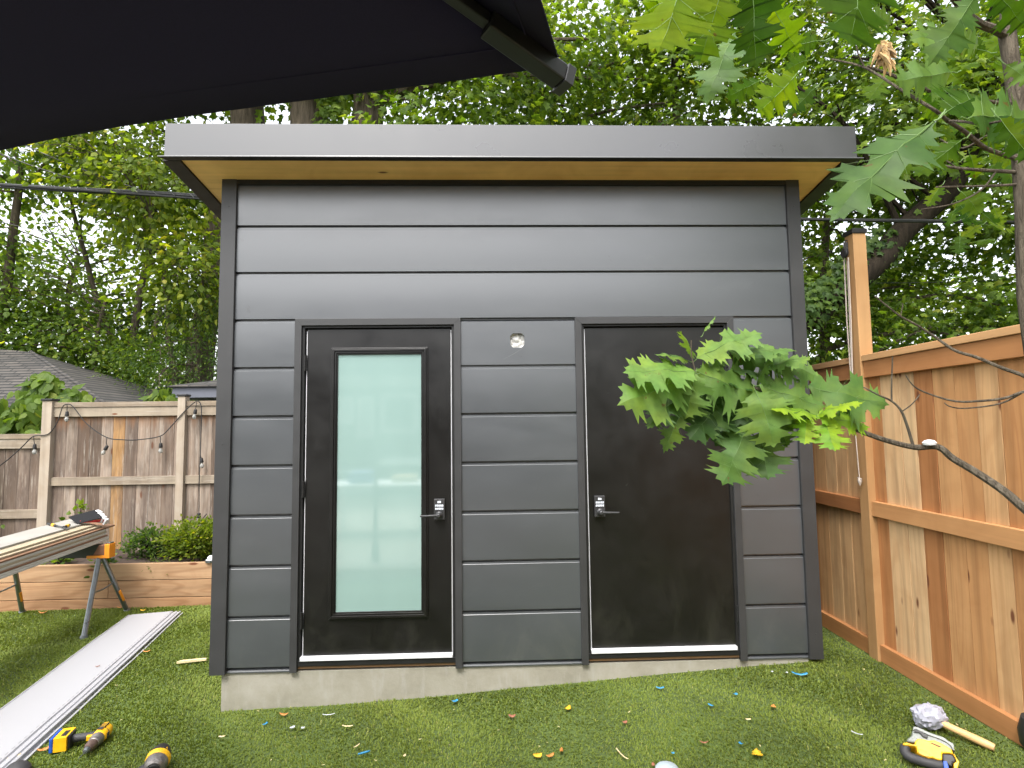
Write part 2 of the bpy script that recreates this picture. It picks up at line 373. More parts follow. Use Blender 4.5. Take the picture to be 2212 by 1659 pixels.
mb.add([(a, 0, b) for a, b in oc]+[(a, .035, b) for a, b in oc], [(i, (i+1) % 8, 8+(i+1) % 8, 8+i) for i in range(8)])
mb.build('siding', m_clad, shed, smooth=True, fix=False, angle=12)
mb = MB(); a_, b_ = Vector(PY(1981.6/1.8228, 1415/1.8228, -.0004)), Vector(PY(2057.6/1.8228, 1372/1.8228, -.0004))
mb.tube([a_, a_.lerp(b_, .5)+Vector((0, 0, -.002)), b_], [.0003, .0009, .0006], 4); mb.build('scratch', mat('bare_scratch', (.3, .3, .3), .6), shed)
# crumpled plastic in the cut-out
mb = MB(); N_ = 14; vs = []
for j in range(N_):
    for i in range(N_):
        x = hx0-.004+(hx1-hx0+.008)*i/(N_-1); z = hz0-.004+(hz1-hz0+.008)*j/(N_-1)
        vs.append((x, .024+.011*mnoise.noise((x*45, z*45, 1))+.005*mnoise.noise((x*120, z*120, 4)), z))
mb.add(vs, [(j*N_+i, j*N_+i+1, (j+1)*N_+i+1, (j+1)*N_+i) for j in range(N_-1) for i in range(N_-1)])
m_film = mat('plastic_film', (.5, .49, .46), .12, namt=.2, nscale=70, bump=.6, bscale=90, spec=.8)
o = mb.build('lamp_box_hole', m_film, shed, smooth=True, fix=False); o['label'] = 'cut-out with crumpled plastic film showing'
# trims
for x0, x1 in ((-.094, -.0015), (3.5805, 3.666)):
    mb = MB(); mb.box(x0, x1, -.021, .07, -.034, 3.055)
    for zz in (.12, 1.35, 2.86):
        cx = (x0+x1)/2; mb.lathe([(.004, 0), (.004, .0022), (.0015, .003)], 8, Matrix.Translation((cx, -.021, zz)) @ Matrix.Rotation(rad(90), 4, 'X'))
    mb.build('corner_trim', m_trim, shed, bevel=.002)
mb = MB(); mb.box(-.0005, 3.5795, -.017, .03, 3.006, 3.05); mb.build('frieze_board', m_dark, shed)
# roof: level front fascia, soffit falling to the back
SL = -.125
def sz(y): return 3.066+SL*(y+.24)
mb = MB(); fz0 = 3.056
YB = 2.75
for n_, (x0, x1) in enumerate(((-.24, 3.825),)):
    ny = 9
    for i in range(ny):
        a, b = -.242+(YB+.24)*i/ny, -.242+(YB+.24)*(i+1)/ny-.003
        mb.add([(x0, a, sz(a)), (x1, a, sz(a)), (x1, b, sz(b)), (x0, b, sz(b)), (x0, a, sz(a)+.02), (x1, a, sz(a)+.02), (x1, b, sz(b)+.02), (x0, b, sz(b)+.02)],
               [(0, 3, 2, 1), (4, 5, 6, 7), (0, 1, 5, 4), (2, 3, 7, 6), (0, 4, 7, 3), (1, 2, 6, 5)], 0, R.random())
mb.build('soffit', m_soff, shed)
mb = MB()
FT = 3.272
def beam(mb, p0, p1, q0, q1, h0, h1):   # sloping side fascia
    pass
# front fascia: leaning face with a kicked-out lip
prof = [(-.268, FT), (-.270, 3.072), (-.295, 3.060), (-.295, 3.053), (-.245, 3.053), (-.242, 3.068), (-.240, FT)]
XL, XR = -.318, 3.902
vs = []
for x, k in ((XL, -1), (XR, 1)):
    for (y, z) in prof: vs.append((x+k*(.026 if z < 3.065 and y < -.28 else 0), y, z))
n = len(prof)
mb.add(vs, [tuple(range(n)), tuple(range(n, 2*n))[::-1]]+[(i, n+i, n+(i+1) % n, (i+1) % n) for i in range(n)])
mb.m[2+3] = 1; mb.m[2+4] = 1; mb.build('fascia', [m_fasc, m_dark], shed, bevel=.0015)
for k, xo, xi in ((-1, XL, -.242), (1, XR, 3.827)):
    mb = MB()
    def ring(y):
        b = sz(y)-.012
        return [(xo, y, b+.216), (xo, y, b+.018), (xo+k*.026, y, b+.006), (xo+k*.026, y, b-.001), (xi, y, b-.001), (xi, y, b+.216)]
    a, b = ring(-.240), ring(YB); n = 6
    mb.add(a+b, [tuple(range(n)), tuple(range(n, 2*n))[::-1]]+[(i, (i+1) % n, n+(i+1) % n, n+i) for i in range(n)])
    mb.build('side_fascia', m_dark, shed, bevel=.0015)
mb = MB(); b0, b1 = sz(-.24)+.19, sz(YB)+.19
mb.add([(XL+.003, -.238, b0), (XR-.003, -.238, b0), (XR-.003, YB+.02, b1), (XL+.003, YB+.02, b1), (XL+.003, -.238, b0-.03), (XR-.003, -.238, b0-.03), (XR-.003, YB+.02, b1-.2), (XL+.003, YB+.02, b1-.2)],
       [(0, 1, 2, 3), (7, 6, 5, 4), (0, 4, 5, 1), (1, 5, 6, 2), (2, 6, 7, 3), (3, 7, 4, 0)])
mb.build('roof', m_dark, shed)
# doors ---------------------------------------------------------
def casing(xa, xb, zt):
    mb = MB(); wd = .043
    mb.slab([(xa, -.014, -.034), (xa+wd, -.014, -.034), (xa+wd, -.014, zt-wd), (xa, -.014, zt)], (0, .034, 0))
    mb.slab([(xb-wd, -.014, -.034), (xb, -.014, -.034), (xb, -.014, zt), (xb-wd, -.014, zt-wd)], (0, .034, 0))
    mb.slab([(xa, -.014, zt), (xa+wd, -.014, zt-wd), (xb-wd, -.014, zt-wd), (xb, -.014, zt)], (0, .034, 0))
    mb.build('door_casing', m_trim, shed, bevel=.0015)
    # jamb with two steps
    mb = MB(); a, b, t = xa+wd, xb-wd, zt-wd
    for x0, x1, y0, z1 in ((a, a+.016, .002, t), (b-.016, b, .002, t)): mb.box(x0, x1, y0, .09, .0, z1)
    mb.box(a+.016, b-.016, .002, .09, t-.014, t)
    mb.box(a+.016, a+.026, .034, .09, .0, t-.014); mb.box(b-.026, b-.016, .034, .09, .0, t-.014); mb.box(a+.026, b-.026, .034, .09, t-.023, t-.014)
    mb.build('door_frame', m_dark, shed, bevel=.001)
    mb = MB(); mb.box(a+.0, b-.0, -.004, .08, -.002, .030, 1); mb.box(a+.002, b-.002, .004, .07, -.019, -.003, 2); mb.box(a+.018, b-.018, -.012, .045, .031, .053, 0)
    mb.build('threshold', [m_white, m_dark, m_tan], shed, bevel=.002)
casing(.379, 1.425, 2.131); casing(2.157, 3.19, 2.129)
def hinge(par, x, z):
    mb = MB(); M = Matrix.Translation((x, .0, z-.05))
    for k in range(3): mb.lathe([(.0085, .001), (.0085, .033), (.006, .034)], 10, M @ Matrix.Translation((0, 0, .034*k)))
    mb.box(x-.013, x+.013, .004, .0065, z-.05, z+.05); mb.build('hinge', m_dark, par, smooth=True)
def keypad(par, x0, x1, z0, z1, side):
    mb = MB(); mb.box(x0, x1, -.012, .006, z0, z1)
    mb.build('keypad_plate', m_steel, par, bevel=.003)
    mb = MB(); cw = (x1-x0-.014)/5
    for r_ in range(2):
        for c_ in range(5):
            bx = x0+.007+c_*cw; bz = z1-.048-r_*.019; mb.box(bx+.001, bx+cw-.001, -.0145, -.011, bz, bz+.0125)
    mb.box((x0+x1)/2-.011, (x0+x1)/2+.011, -.0145, -.011, z1-.026, z1-.013)
    mb.build('keypad_buttons', m_key, par, bevel=.0012)
    mb = MB(); cx, cz = (x0+x1)/2, z0+.032; s = side
    mb.lathe([(.021, 0), (.021, .012), (.014, .018), (.011, .045), (.012, .055), (.008, .058)], 20, Matrix.Translation((cx, -.012, cz)) @ Matrix.Rotation(rad(90), 4, 'X'))
    mb.tube([(cx, -.058, cz), (cx+s*.02, -.062, cz+.001), (cx+s*.06, -.062, cz), (cx+s*.112, -.058, cz-.001)], [.009, .0085, .007, .006], 10)
    mb.build('lever_handle', m_steel, par, smooth=True)
# glazed door
ld = MB(); xa, xb, za, zb = .452, 1.357, .056, 2.064; ga, gb, gc, gd = .625, 1.192, .288, 1.925
for q in ((xa, ga, za, zb), (gb, xb, za, zb), (ga, gb, za, gc), (ga, gb, gd, zb)): ld.box(q[0], q[1], .014, .056, q[2], q[3])
import bmesh
def merge(o):
    bm = bmesh.new(); bm.from_mesh(o.data); bmesh.ops.remove_doubles(bm, verts=bm.verts, dist=1e-5)
    # drop inner faces shared by the boxes
    seen = {}
    for f in bm.faces: seen.setdefault(tuple(sorted(v.index for v in f.verts)), []).append(f)
    bmesh.ops.delete(bm, geom=[f for fs in seen.values() if len(fs) > 1 for f in fs], context='FACES_ONLY'); bm.to_mesh(o.data); bm.free()
d1 = ld.build('door', m_door, shed, bevel=0); merge(d1)
d1['label'] = 'black left-hand door with a tall frosted glass pane'
mb = MB(); mb.frame(.603, 1.214, .267, 1.946, .012, .004, .0135); mb.frame(.612, 1.205, .276, 1.937, .014, -.006, .012); mb.frame(.6262, 1.191, .290, 1.923, .012, .001, .02); mb.frame(.6382, 1.179, .302, 1.911, .008, .008, .024)
mb.build('glass_frame', m_door, d1, bevel=.0015)
s = NT('frosted_glass'); s.b.inputs['Roughness'].default_value = .62
_v = s.coord((1, 1, .4)); s.l(s.ramp(s.noise(_v, 1.6, 3), [(.3, (.21, .325, .30)), (.7, (.25, .375, .35))]), s.b.inputs['Base Color'])
s.b.inputs['Coat Weight'].default_value = 1; s.b.inputs['Coat Roughness'].default_value = .05; s.b.inputs['Coat IOR'].default_value = 2.35; m_glass = s.mat
mb = MB(); mb.box(.640, 1.177, .016, .030, .304, 1.909); mb.build('glass_pane', m_glass, d1)
for zz in (1.85, 1.06, .265): hinge(d1, .441, zz)
keypad(d1, 1.252, 1.319, .861, .990, -1)
mb = MB()
mb.box(xa-.0065, xa-.001, .020, .033, .055, zb-.005); mb.box(xb+.001, xb+.0065, .020, .033, .055, zb-.005); mb.build('weather_strip', m_white, d1)
# solid door
d2 = MB(); xa, xb, za, zb = 2.226, 3.134, .056, 2.062
d2.box(xa, xb, .014, .056, za, zb); d2 = d2.build('door', m_door, shed, bevel=.002)
d2['label'] = 'plain black right-hand door without glass'
for zz in (1.85, 1.10, .245): hinge(d2, 3.144, zz)
keypad(d2, 2.257, 2.324, .861, .992, 1)
mb = MB(); mb.box(xa-.0065, xa-.001, .020, .033, .055, zb-.005); mb.box(xb+.001, xb+.0055, .020, .033, .055, zb-.005); mb.build('weather_strip', m_white, d2)
# ================================================================ RIGHT-HAND FENCE
cedar = [(0, (.32, .130, .048)), (.3, (.43, .205, .080)), (.55, (.52, .285, .125)), (.8, (.58, .365, .185)), (1, (.62, .43, .25))]
mc_z = wood('cedar_boards', cedar, 'z', .75, .95, .6, .30, kd=.075, fig=.28)
mc_y = wood('cedar_rails', cedar, 'y', .6, .35, .6, .22)
fence = thing('cedar_fence', 'new orange cedar privacy fence with a tall corded post right of the shed', 'fence', (4.1, .3, -.1))
posts = [-2.43, .030, 2.4]
yb = [3.1]; 
known = [.991, .851, .712, .568, .437, .305, .190, .064, -.076, -.241, -.366, -.505, -.655, -.791, -.925]
y = 3.1
yb = list(np.arange(3.1, 1.05, -.139))+known
yy = -.925
while yy > -5.2: yy -= .125+.03*R.random(); yb.append(yy)
tn = {-.076: .22, .064: .25, -.241: .86, -.366: .9, -.505: .12, -.655: .5, -.791: .42, -.925: .68, .190: .7, .305: .75, .437: .8, .568: .62, .712: .35}
mb = MB()
for a, b in zip(yb[:-1], yb[1:]):
    t = tn.get(b, R.choice([.2, .35, .5, .6, .8, .9])); off = .003*(R.random()-.5)
    mb.box(4.092+off, 4.11+off, b+.0018, a-.0018, -.07, 1.80, 0, t); mb.box(4.1135, 4.119, b-.012, b+.012, -.07, 1.80, 0, 0.)
mb.build('board_panel', mc_z, fence, bevel=.0012, seg=1)
segs = [(3.1, 2.4+.089), (2.4, .030+.089), (.030, -2.43+.089), (-2.43, -5.2)]
for a, b in segs:
    for z0, z1, t, x0 in ((-.078, .027, .18, 4.06), (.829, .924, .38, 4.060), (1.722, 1.829, .12, 4.06)):
        if a == 2.4 and z0 > .5 and z0 < 1: t = .05
        mb = MB(); mb.box(x0, 4.0915, b+.001, a-.001, z0, z1, 0, t+.06*R.random()); mb.build('rail', mc_y, fence, bevel=.003)
for a, b in ((3.1, .120), (.029, -5.2)):
    mb = MB(); mb.box(4.048, 4.19, b, a, 1.830, 1.871, 0, .62); mb.build('fence_cap', mc_y, fence, bevel=.003)
m_post = wood('post_wood', [(0, (.33, .17, .07)), (.5, (.39, .215, .09)), (1, (.41, .25, .12))], 'z', .7, .3, .6, .16)
for k, y0 in enumerate(posts):
    top = 2.695 if k == 1 else 1.829
    mb = MB(); mb.box(4.043, 4.132, y0, y0+.089, -.35, top, 0, .55+.1*k); p = mb.build('post', m_post, fence, bevel=.003)
    if k == 1:
        mb = MB(); mb.box(4.036, 4.139, y0-.007, y0+.096, top, top+.03); mb.add([(4.036, y0-.007, top+.0302), (4.139, y0-.007, top+.0302), (4.139, y0+.096, top+.0302), (4.036, y0+.096, top+.0302), (4.0875, y0+.0445, top+.05)], [(0, 1, 4), (1, 2, 4), (2, 3, 4), (3, 0, 4)])
        mb.build('post_cap', m_dark, p, bevel=.002)
        p['label'] = 'tall fence post rising above the fence with a black cap'
# cord on the tall post
m_rope = mat('white_cord', (.42, .36, .31), .8, namt=.15, nscale=200, bump=.5, bscale=400)
rp = thing('pulley_cord', 'off-white looped cord on a pulley hanging down the tall cedar post', 'cord', (3.99, .01, 2.6))
mb = MB(); xf = 3.985
mb.tube([(xf, .045, 2.60), (xf-.004, .048, 2.1), (xf-.008, .035, 1.75), (xf-.01, .028, 1.50)], .0042, 6)
mb.tube([(xf, .000, 2.52), (xf-.004, .004, 2.1), (xf-.008, .014, 1.75), (xf-.01, .022, 1.50)], .0042, 6)
mb.tube([(xf, .012, 2.50), (xf-.006, .018, 2.0), (xf-.01, .024, 1.50)], .0035, 6)
for k in range(5):
    yk = .006+.009*k
    mb.tube([(xf-.004, yk, 1.72), (xf-.014, yk-.003, 1.58), (xf-.016, yk, 1.50), (xf-.016, .026, 1.475-.004*k)], .0042, 6)
mb.tube([(xf-.012, .025, 1.49), (xf-.012, .012, 1.3), (xf-.012, .004, 1.12), (xf-.012, -.002, 1.035)], .0032, 6)
mb.build('cord', m_rope, rp, smooth=True)
mb = MB(); M = Matrix.Translation((xf-.012, -.002, 1.03)); mb.lathe([(.003, .02), (.011, .012), (.013, 0), (.010, -.012), (.004, -.03)], 10, M); mb.tube([(xf-.012, -.02, 1.045), (xf-.012, .018, 1.05)], .004, 6); mb.build('knot', m_rope, rp, smooth=True)
mb = MB(); M = Matrix.Translation((xf-.004, .03, 2.56)) @ Matrix.Rotation(rad(90), 4, 'Y'); mb.lathe([(.03, -.01), (.034, -.006), (.022, 0), (.034, .006), (.03, .01)], 18, M); mb.box(xf-.016, xf+.012, .012, .02, 2.56, 2.63); mb.tube([(3.999, .02, 2.64), (xf, .015, 2.645), (xf-.004, .02, 2.63)], .004, 6)
mb.build('pulley', m_steel, rp, smooth=True)
rp.location = (3.99+.043, .01+.068, 2.6+.02)
# ================================================================ LEFT-HAND FENCE (weathered)
gray = [(0, (.105, .074, .055)), (.3, (.165, .125, .098)), (.6, (.23, .18, .145)), (.85, (.31, .25, .20)), (1, (.32, .19, .085))]
mg_z = wood('weathered_boards', gray, 'z', .8, .8, .85, .5, dirt=.8, spec=.2, kd=.09, fig=.35, stain=1.80)
mg_x = wood('weathered_rails', [(0, (0.18, 0.132, 0.09)), (.5, (0.264, 0.216, 0.162)), (1, (0.312, 0.264, 0.204))], 'x', .8, .3, .85, .3, dirt=.3, spec=.2)
mg_p = wood('weathered_posts', [(0, (0.27, 0.216, 0.162)), (1, (0.36, 0.306, 0.246))], 'z', .7, .3, .8, .28, spec=.2)
YF = 3.1
lf = thing('weathered_fence', 'old grey weathered board fence behind the raised bed left of the shed', 'fence', (-2.7, YF, -.27))
def bpanel(x0, x1, zt, low=0, seed=1):
    r = random.Random(seed); mb = MB(); x = x0
    edges = [x0]
    while x < x1-.16: x += .128+.018*r.random(); edges.append(x)
    edges.append(x1)
    for i, (a, b) in enumerate(zip(edges[:-1], edges[1:])):
        t = r.choice([.05, .2, .35, .4, .5, .6, .75]); t = 1. if (x0 < -3 and i == 5 and not low) else t
        o = .004*(r.random()-.5); mb.box(a+.001, b-.001, YF+.03+o, YF+.046+o, -.33, zt, 0, t)
    mb.build('board_panel', mg_z, lf, bevel=.0015, seg=1)
    for z0, z1, yy0, t in ((zt-.10, zt+.008, YF, .7), (zt+.009, zt+.066, YF-.01, .35), (.83 if not low else .47, .925 if not low else .57, YF, .6), (-.30, -.2, YF, .3)):
        mb = MB(); mb.box(x0+.001, x1-.001, yy0, YF+.029 if z0 < zt else YF+.075, z0, z1, 0, t); mb.build('rail', mg_x, lf, bevel=.003)
p1 = PY(92, 960, YF)[0], PY(113, 960, YF)[0]; p2 = PY(384.5, 960, YF)[0], PY(401, 960, YF)[0]
bpanel(p1[1], p2[0], 1.715, seed=4); bpanel(p2[1], .9, 1.715, seed=5); bpanel(-7.0, p1[0], 1.36, 1, seed=6)
for (a, b), top in ((p1, 1.80), (p2, 1.835)):
    mb = MB(); mb.box(a, b, YF-.035, YF+.06, -.35, top, 0, .7); p = mb.build('post', mg_p, lf, bevel=.004)
    mb = MB(); mb.box(a-.012, b+.012, YF-.048, YF+.073, top, top+.025); mb.build('post_cap', m_dark, p, bevel=.006)
mb = MB(); mb.box(-.2, -.1, YF-.035, YF+.06, -.35, 1.8, 0, .5); mb.build('post', mg_p, lf, bevel=.004)
# string lights
m_wire = mat('black_rubber', (.012, .011, .011), .6, namt=.1)
s = NT('bulb_glass'); s.b.inputs['Base Color'].default_value = (.55, .55, .52, 1); s.b.inputs['Roughness'].default_value = .1; s.b.inputs['Transmission Weight'].default_value = .6; m_bulb = s.mat
sg = thing('string_lights', 'black cable of clear bulbs draped in swags along the weathered fence', 'string lights', (-2.8, YF-.03, 1.7))
FY = YF-.045
def fp(u, v, y=FY): return tuple(PY(u, v, y))
def z1(x, y): return (x/2.212/1.8228, (1300+y/2.212)/1.8228)
mb = MB()
def smooth_pts(pts, k=5):
    P = [Vector(p) for p in pts]; P = [P[0]]+P+[P[-1]]; out = []
    for i in range(1, len(P)-2):
        for j in range(k):
            t = j/k; a, b, c, d = P[i-1], P[i], P[i+1], P[i+2]
            out.append(.5*((2*b)+(c-a)*t+(2*a-5*b+4*c-d)*t*t+(3*b-a-3*c+d)*t**3))
    out.append(P[-2]); return out
w1 = [(-260, 1330), (-60, 1225), (0, 1180), (90, 1110), (200, 1010), (290, 925), (420, 905), (500, 800), (545, 670), (590, 645), (640, 670), (760, 820), (930, 935), (1080, 955), (1200, 955), (1390, 925), (1480, 850), (1600, 715), (1700, 625), (1740, 630), (1755, 700), (1750, 900), (1745, 1080), (1735, 1300), (1733, 1560), (1728, 1640)]
mb.tube(smooth_pts([fp(*z1(*p)) for p in w1], 4), .0058, 6)
mb.tube(smooth_pts([fp(*z1(*p)) for p in [(1800, 1600), (1770, 1640), (1755, 1700), (1790, 1740), (1760, 1790)]], 4), .0058, 6)
mb.build('cable', m_wire, sg, smooth=True)
for (hx, hy), (bx, by), tl in (((585, 648), (583, 735), 0), ((930, 935), (922, 1030), .5), ((1395, 920), (1400, 1010), 0), ((1712, 625), (1700, 715), .15), ((1745, 1080), (1756, 1140), -.1), ((292, 925), (302, 1020), 0), ((1733, 1570), (1733, 1620), 0)):
    top, soc = Vector(fp(*z1(hx, hy))), Vector(fp(*z1(bx, by)))
    mb = MB(); M = Matrix.Translation(soc) @ Matrix.Rotation(tl, 4, 'Y')
    mb.tube([top, top.lerp(soc, .5)+Vector((.003, -.004, 0)), M @ Vector((0, 0, .03))], .004, 6)
    mb.lathe([(.007, .038), (.016, .03), (.018, .01), (.021, -.012), (.019, -.018)], 12, M); so_ = mb.build('socket', m_wire, sg, smooth=True)
    mb = MB(); mb.lathe([(.010, -.018), (.013, -.028), (.0215, -.048), (.0225, -.058), (.018, -.072), (.008, -.08), (.001, -.082)], 14, M); mb.build('bulb', m_bulb, so_, smooth=True)
# raised bed
mt_x = wood('bed_timber', [(0, (.26, .13, .062)), (.5, (.34, .20, .105)), (1, (.40, .26, .15))], 'x', .55, .7, .75, .3, kd=.09, fig=.45)
bed = thing('raised_bed', 'long raised garden bed of stacked timbers in front of the weathered fence', 'planter', (-2.5, 2.2, -.28))
for z0, z1_, t in ((-.32, -.190, .35), (-.184, -.021, .6), (-.015, .141, .8)):
    for a, b, tt in (((-7.5, -2.15, t-.12), (-2.147, -.26, t)) if abs(z0+.185) < .01 else ((-7.5, -.26, t),)):
        mb = MB(); mb.box(a, b, 2.2, 2.245, z0, z1_, 0, tt); mb.build('timber', mt_x, bed, bevel=.004)
mb = MB(); mb.box(-.31, -.265, 2.2455, 3.08, -.32, .139, 0, .5); mb.build('end_board', mt_x, bed)
m_mulch = mat('mulch', (.045, .028, .02), .95, namt=.6, nscale=30, bump=1, bscale=35)
mb = MB(); vs = []; nx, ny = 90, 12
for j in range(ny):
    for i in range(nx):
        x, y = -7.4+7.08*i/(nx-1), 2.246+.83*j/(ny-1); vs.append((x, y, .085+.03*mnoise.noise((x*6, y*6, 0))+.015*mnoise.noise((x*19, y*19, 0))+.03*j/ny))
mb.add(vs, [(j*nx+i, j*nx+i+1, (j+1)*nx+i+1, (j+1)*nx+i) for j in range(ny-1) for i in range(nx-1)]); mb.build('soil', m_mulch, bed, smooth=True)
# ================================================================ LEAVES
def tri_fan(outline, center, zc, droop=.0):
    o = [(x, y, -droop*(x*x*4+.3*y*y)) for x, y in outline]
    V = np.array(o+[(center[0], center[1], zc)]); n = len(o)
    return V, np.array([[i, (i+1) % n, n] for i in range(n)])
half = [(.0, .0), (.40, .06), (.30, .30), (.52, .52), (.18, .60), (.0, 1.0)]
MAPLE = tri_fan(half+[(-x, y) for x, y in half[-2:0:-1]], (0, .36), .05, .12)
LINDEN = tri_fan([(0, 0), (.3, .12), (.36, .42), (0, 1.0), (-.36, .42), (-.3, .12)], (0, .4), -.03, .2)
NARROW = tri_fan([(0, 0), (.17, .35), (0, 1.0), (-.17, .35)], (0, .4), -.02, .25)
def place_leaves(pos, yax, nrm, size, tone, T):
    """arrays: leaf base, direction of the midrib, face normal"""
    V, F = T
    ya = yax/np.linalg.norm(yax, axis=1, keepdims=True); xa = np.cross(ya, nrm); xa /= np.linalg.norm(xa, axis=1, keepdims=True)+1e-9; za = np.cross(xa, ya)
    P = pos[:, None]+size[:, None, None]*(V[None, :, 0:1]*xa[:, None]+V[None, :, 1:2]*ya[:, None]+V[None, :, 2:3]*za[:, None])
    Fi = F[None]+(np.arange(len(pos))*len(V))[:, None, None]
    return P.reshape(-1, 3), Fi.reshape(-1, 3), np.repeat(tone, len(F))
def clump_leaves(rs, blobs, n, size, per=34, cr=.42, flat=.55, hang=.6):
    """leaves gathered in sprays spread through ellipsoids; returns leaves and spray centres"""
    wts = np.array([b[3]*b[4]*b[5] for b in blobs]); wts = wts/wts.sum(); nc = max(1, n//per)
    bi = rs.choice(len(blobs), nc, p=wts); B = np.array([b[:6] for b in blobs])[bi]
    d = rs.randn(nc, 3); d /= np.linalg.norm(d, axis=1, keepdims=True); rr = (.25+.75*rs.rand(nc)**.45)
    cen = B[:, :3]+d*rr[:, None]*B[:, 3:6]
    out = cen-B[:, :3]; out /= np.linalg.norm(out, axis=1, keepdims=True)+1e-6
    ci = np.repeat(np.arange(nc), per); m = len(ci)
    e = rs.randn(m, 3)*np.array([cr, cr, cr*flat])*.62
    csz = (.7+.6*rs.rand(nc))[ci]
    pos = cen[ci]+e*csz[:, None]
    pos[:, 2] -= .35*(e[:, 0]**2+e[:, 1]**2)/max(cr, .1)
    yax = out[ci]*.5+e/cr*.55+rs.randn(m, 3)*.35; yax[:, 2] -= hang
    nrm = rs.randn(m, 3)*.45+np.array([0, 0, 1.]); nrm += out[ci]*.35
    sz = size*(.65+.6*rs.rand(m))
    tone = np.clip((.12+.62*rs.rand(nc))[ci]+.18*rs.randn(m), 0, 1)
    return pos, yax, nrm, sz, tone, cen
leaf_stops = {
    'mid': [(0, (.048, .092, .015)), (.5, (.115, .185, .027)), (.85, (.20, .265, .04)), (1, (.32, .34, .07))],
    'dark': [(0, (.035, .07, .02)), (.5, (.075, .135, .03)), (.85, (.13, .19, .035)), (1, (.2, .25, .06))],
    'yellow': [(0, (.07, .11, .015)), (.5, (.14, .20, .025)), (.85, (.24, .27, .035)), (1, (.36, .33, .06))]}
ML = {k: leafmat('leaves_'+k, v, trans=.58, rough=.5, spec=.25) for k, v in leaf_stops.items()}
def bark(name, a, b, sc_=14):
    s = NT(name); vec = s.coord((sc_, sc_, sc_*.16)); f = s.noise(vec, 1., 7, .7, .6)
    s.l(s.ramp(f, [(.3, a), (.65, b)]), s.b.inputs['Base Color']); s.b.inputs['Roughness'].default_value = .95; s.b.inputs['Specular IOR Level'].default_value = .15
    s.bump(f, 1., .03); return s.mat
m_bark = bark('maple_bark', (.035, .028, .021), (.15, .12, .09)); m_barkd = bark('dark_bark', (.008, .006, .004), (.032, .024, .016)); m_twig = bark('oak_bark', (.06, .048, .036), (.21, .175, .13), 60)
def tree(name, label, base, stems, blobs, n, size, kind='mid', T=MAPLE, seed=1, per=26, cr=.52, bm_=None, hang=.6, flat=.55, group='trees behind the fences', twigs=26, limbs=True):
    rs = np.random.RandomState(seed); rr = random.Random(seed)
    t = thing(name, label, 'tree', base, group)
    pos, ya, nr, sz, tone, cen = clump_leaves(rs, blobs, int(n*DENS), size*LSC, per, cr, flat, hang)
    V, F, tn = place_leaves(pos, ya, nr, sz, tone, T)
    raw_mesh('crown', V, F, tn, ML[kind], t)
    mb = MB(); allp = []
    for pts, r0, r1 in stems:
        P = smooth_pts(pts, 5)
        P = [p+Vector((mnoise.noise(p*.8), mnoise.noise(p*.8+Vector((5, 5, 5))), 0))*.12*(i > 0) for i, p in enumerate(P)]
        k = len(P); mb.tube(P, [r0+(r1-r0)*(i/(k-1))**.8 for i in range(k)], 12); allp += [(p, r0+(r1-r0)*i/(k-1)) for i, p in enumerate(P)]
    if limbs and allp:
        idx = rs.choice(len(cen), min(twigs, len(cen)), replace=False)
        for i in idx:
            c_ = Vector(cen[i]); cand = [q for q in allp if q[0].z < c_.z+.4] or allp
            s0, r_ = min(cand, key=lambda q: (q[0]-c_).length+rr.random()*.8)
            L = (c_-s0).length; mid = s0.lerp(c_, .5)+Vector((rr.uniform(-.12, .12)*L, rr.uniform(-.12, .12)*L, .1*L))
            a = min(r_*.5, .018+.012*L); mb.tube(smooth_pts([s0, mid, c_], 4), [a*(1-.085*j) for j in range(9)], 6)
            for _ in range(3):
                e = c_+Vector((rr.uniform(-.5, .5), rr.uniform(-.5, .5), rr.uniform(-.4, .2))); q = mid.lerp(c_, rr.uniform(.3, .9)); mb.tube([q, q.lerp(e, .5)+Vector((0, 0, .06)), e], [.010, .007, .003], 5)
    if mb.v: mb.build('trunk', bm_ or m_bark, t, smooth=True)
    return t
g0 = -.3; DENS = 1.3; LSC = .92
# --- big maples straight behind the shed
tree('maple_tree', 'pair of thick ivy-clad maple stems rising behind the middle left of the shed roof', (-1.6, 7.6, g0),
     [([(-1.7, 7.6, g0), (-1.75, 7.6, 3), (-1.9, 7.6, 6.2), (-2.1, 7.5, 9), (-2.6, 7.3, 12)], .52, .3), ([(-1.35, 7.7, g0), (-1.2, 7.7, 3), (-1.02, 7.6, 6), (-.8, 7.5, 8.5), (-.1, 7.3, 12)], .45, .26)],
     [(-1.5, 7.2, 10.5, 3.6, 2.2, 2.6), (1.5, 7.4, 9.2, 2.6, 2, 1.7), (.9, 7.2, 7.0, 1.9, 1.6, 1.15)], 7000, .17, 'mid', MAPLE, 21, twigs=30)
tree('maple_tree', 'stout ridged maple trunk rising behind the left end of the shed roof', (-3.2, 8.0, g0),
     [([(-2.95, 8, g0), (-3.1, 8, 3.5), (-3.35, 8, 7), (-3.7, 8, 10), (-4.3, 7.8, 13)], .42, .28)],
     [(-4, 7.7, 10.8, 3.0, 2.2, 2.6), (-6.8, 7.6, 9, 1.8, 1.6, 1.6)], 5000, .17, 'mid', MAPLE, 22, twigs=16)
tree('maple_tree', 'leaning brown maple stem just inside the left end of the shed roof', (-4.3, 8.4, g0),
     [([(-4.6, 8.4, g0), (-4.4, 8.4, 3.5), (-3.95, 8.4, 7), (-3.4, 8.4, 10)], .3, .2)],
     [(-3.6, 8.6, 11, 2.4, 1.8, 1.8)], 2200, .16, 'yellow', MAPLE, 23, twigs=10)
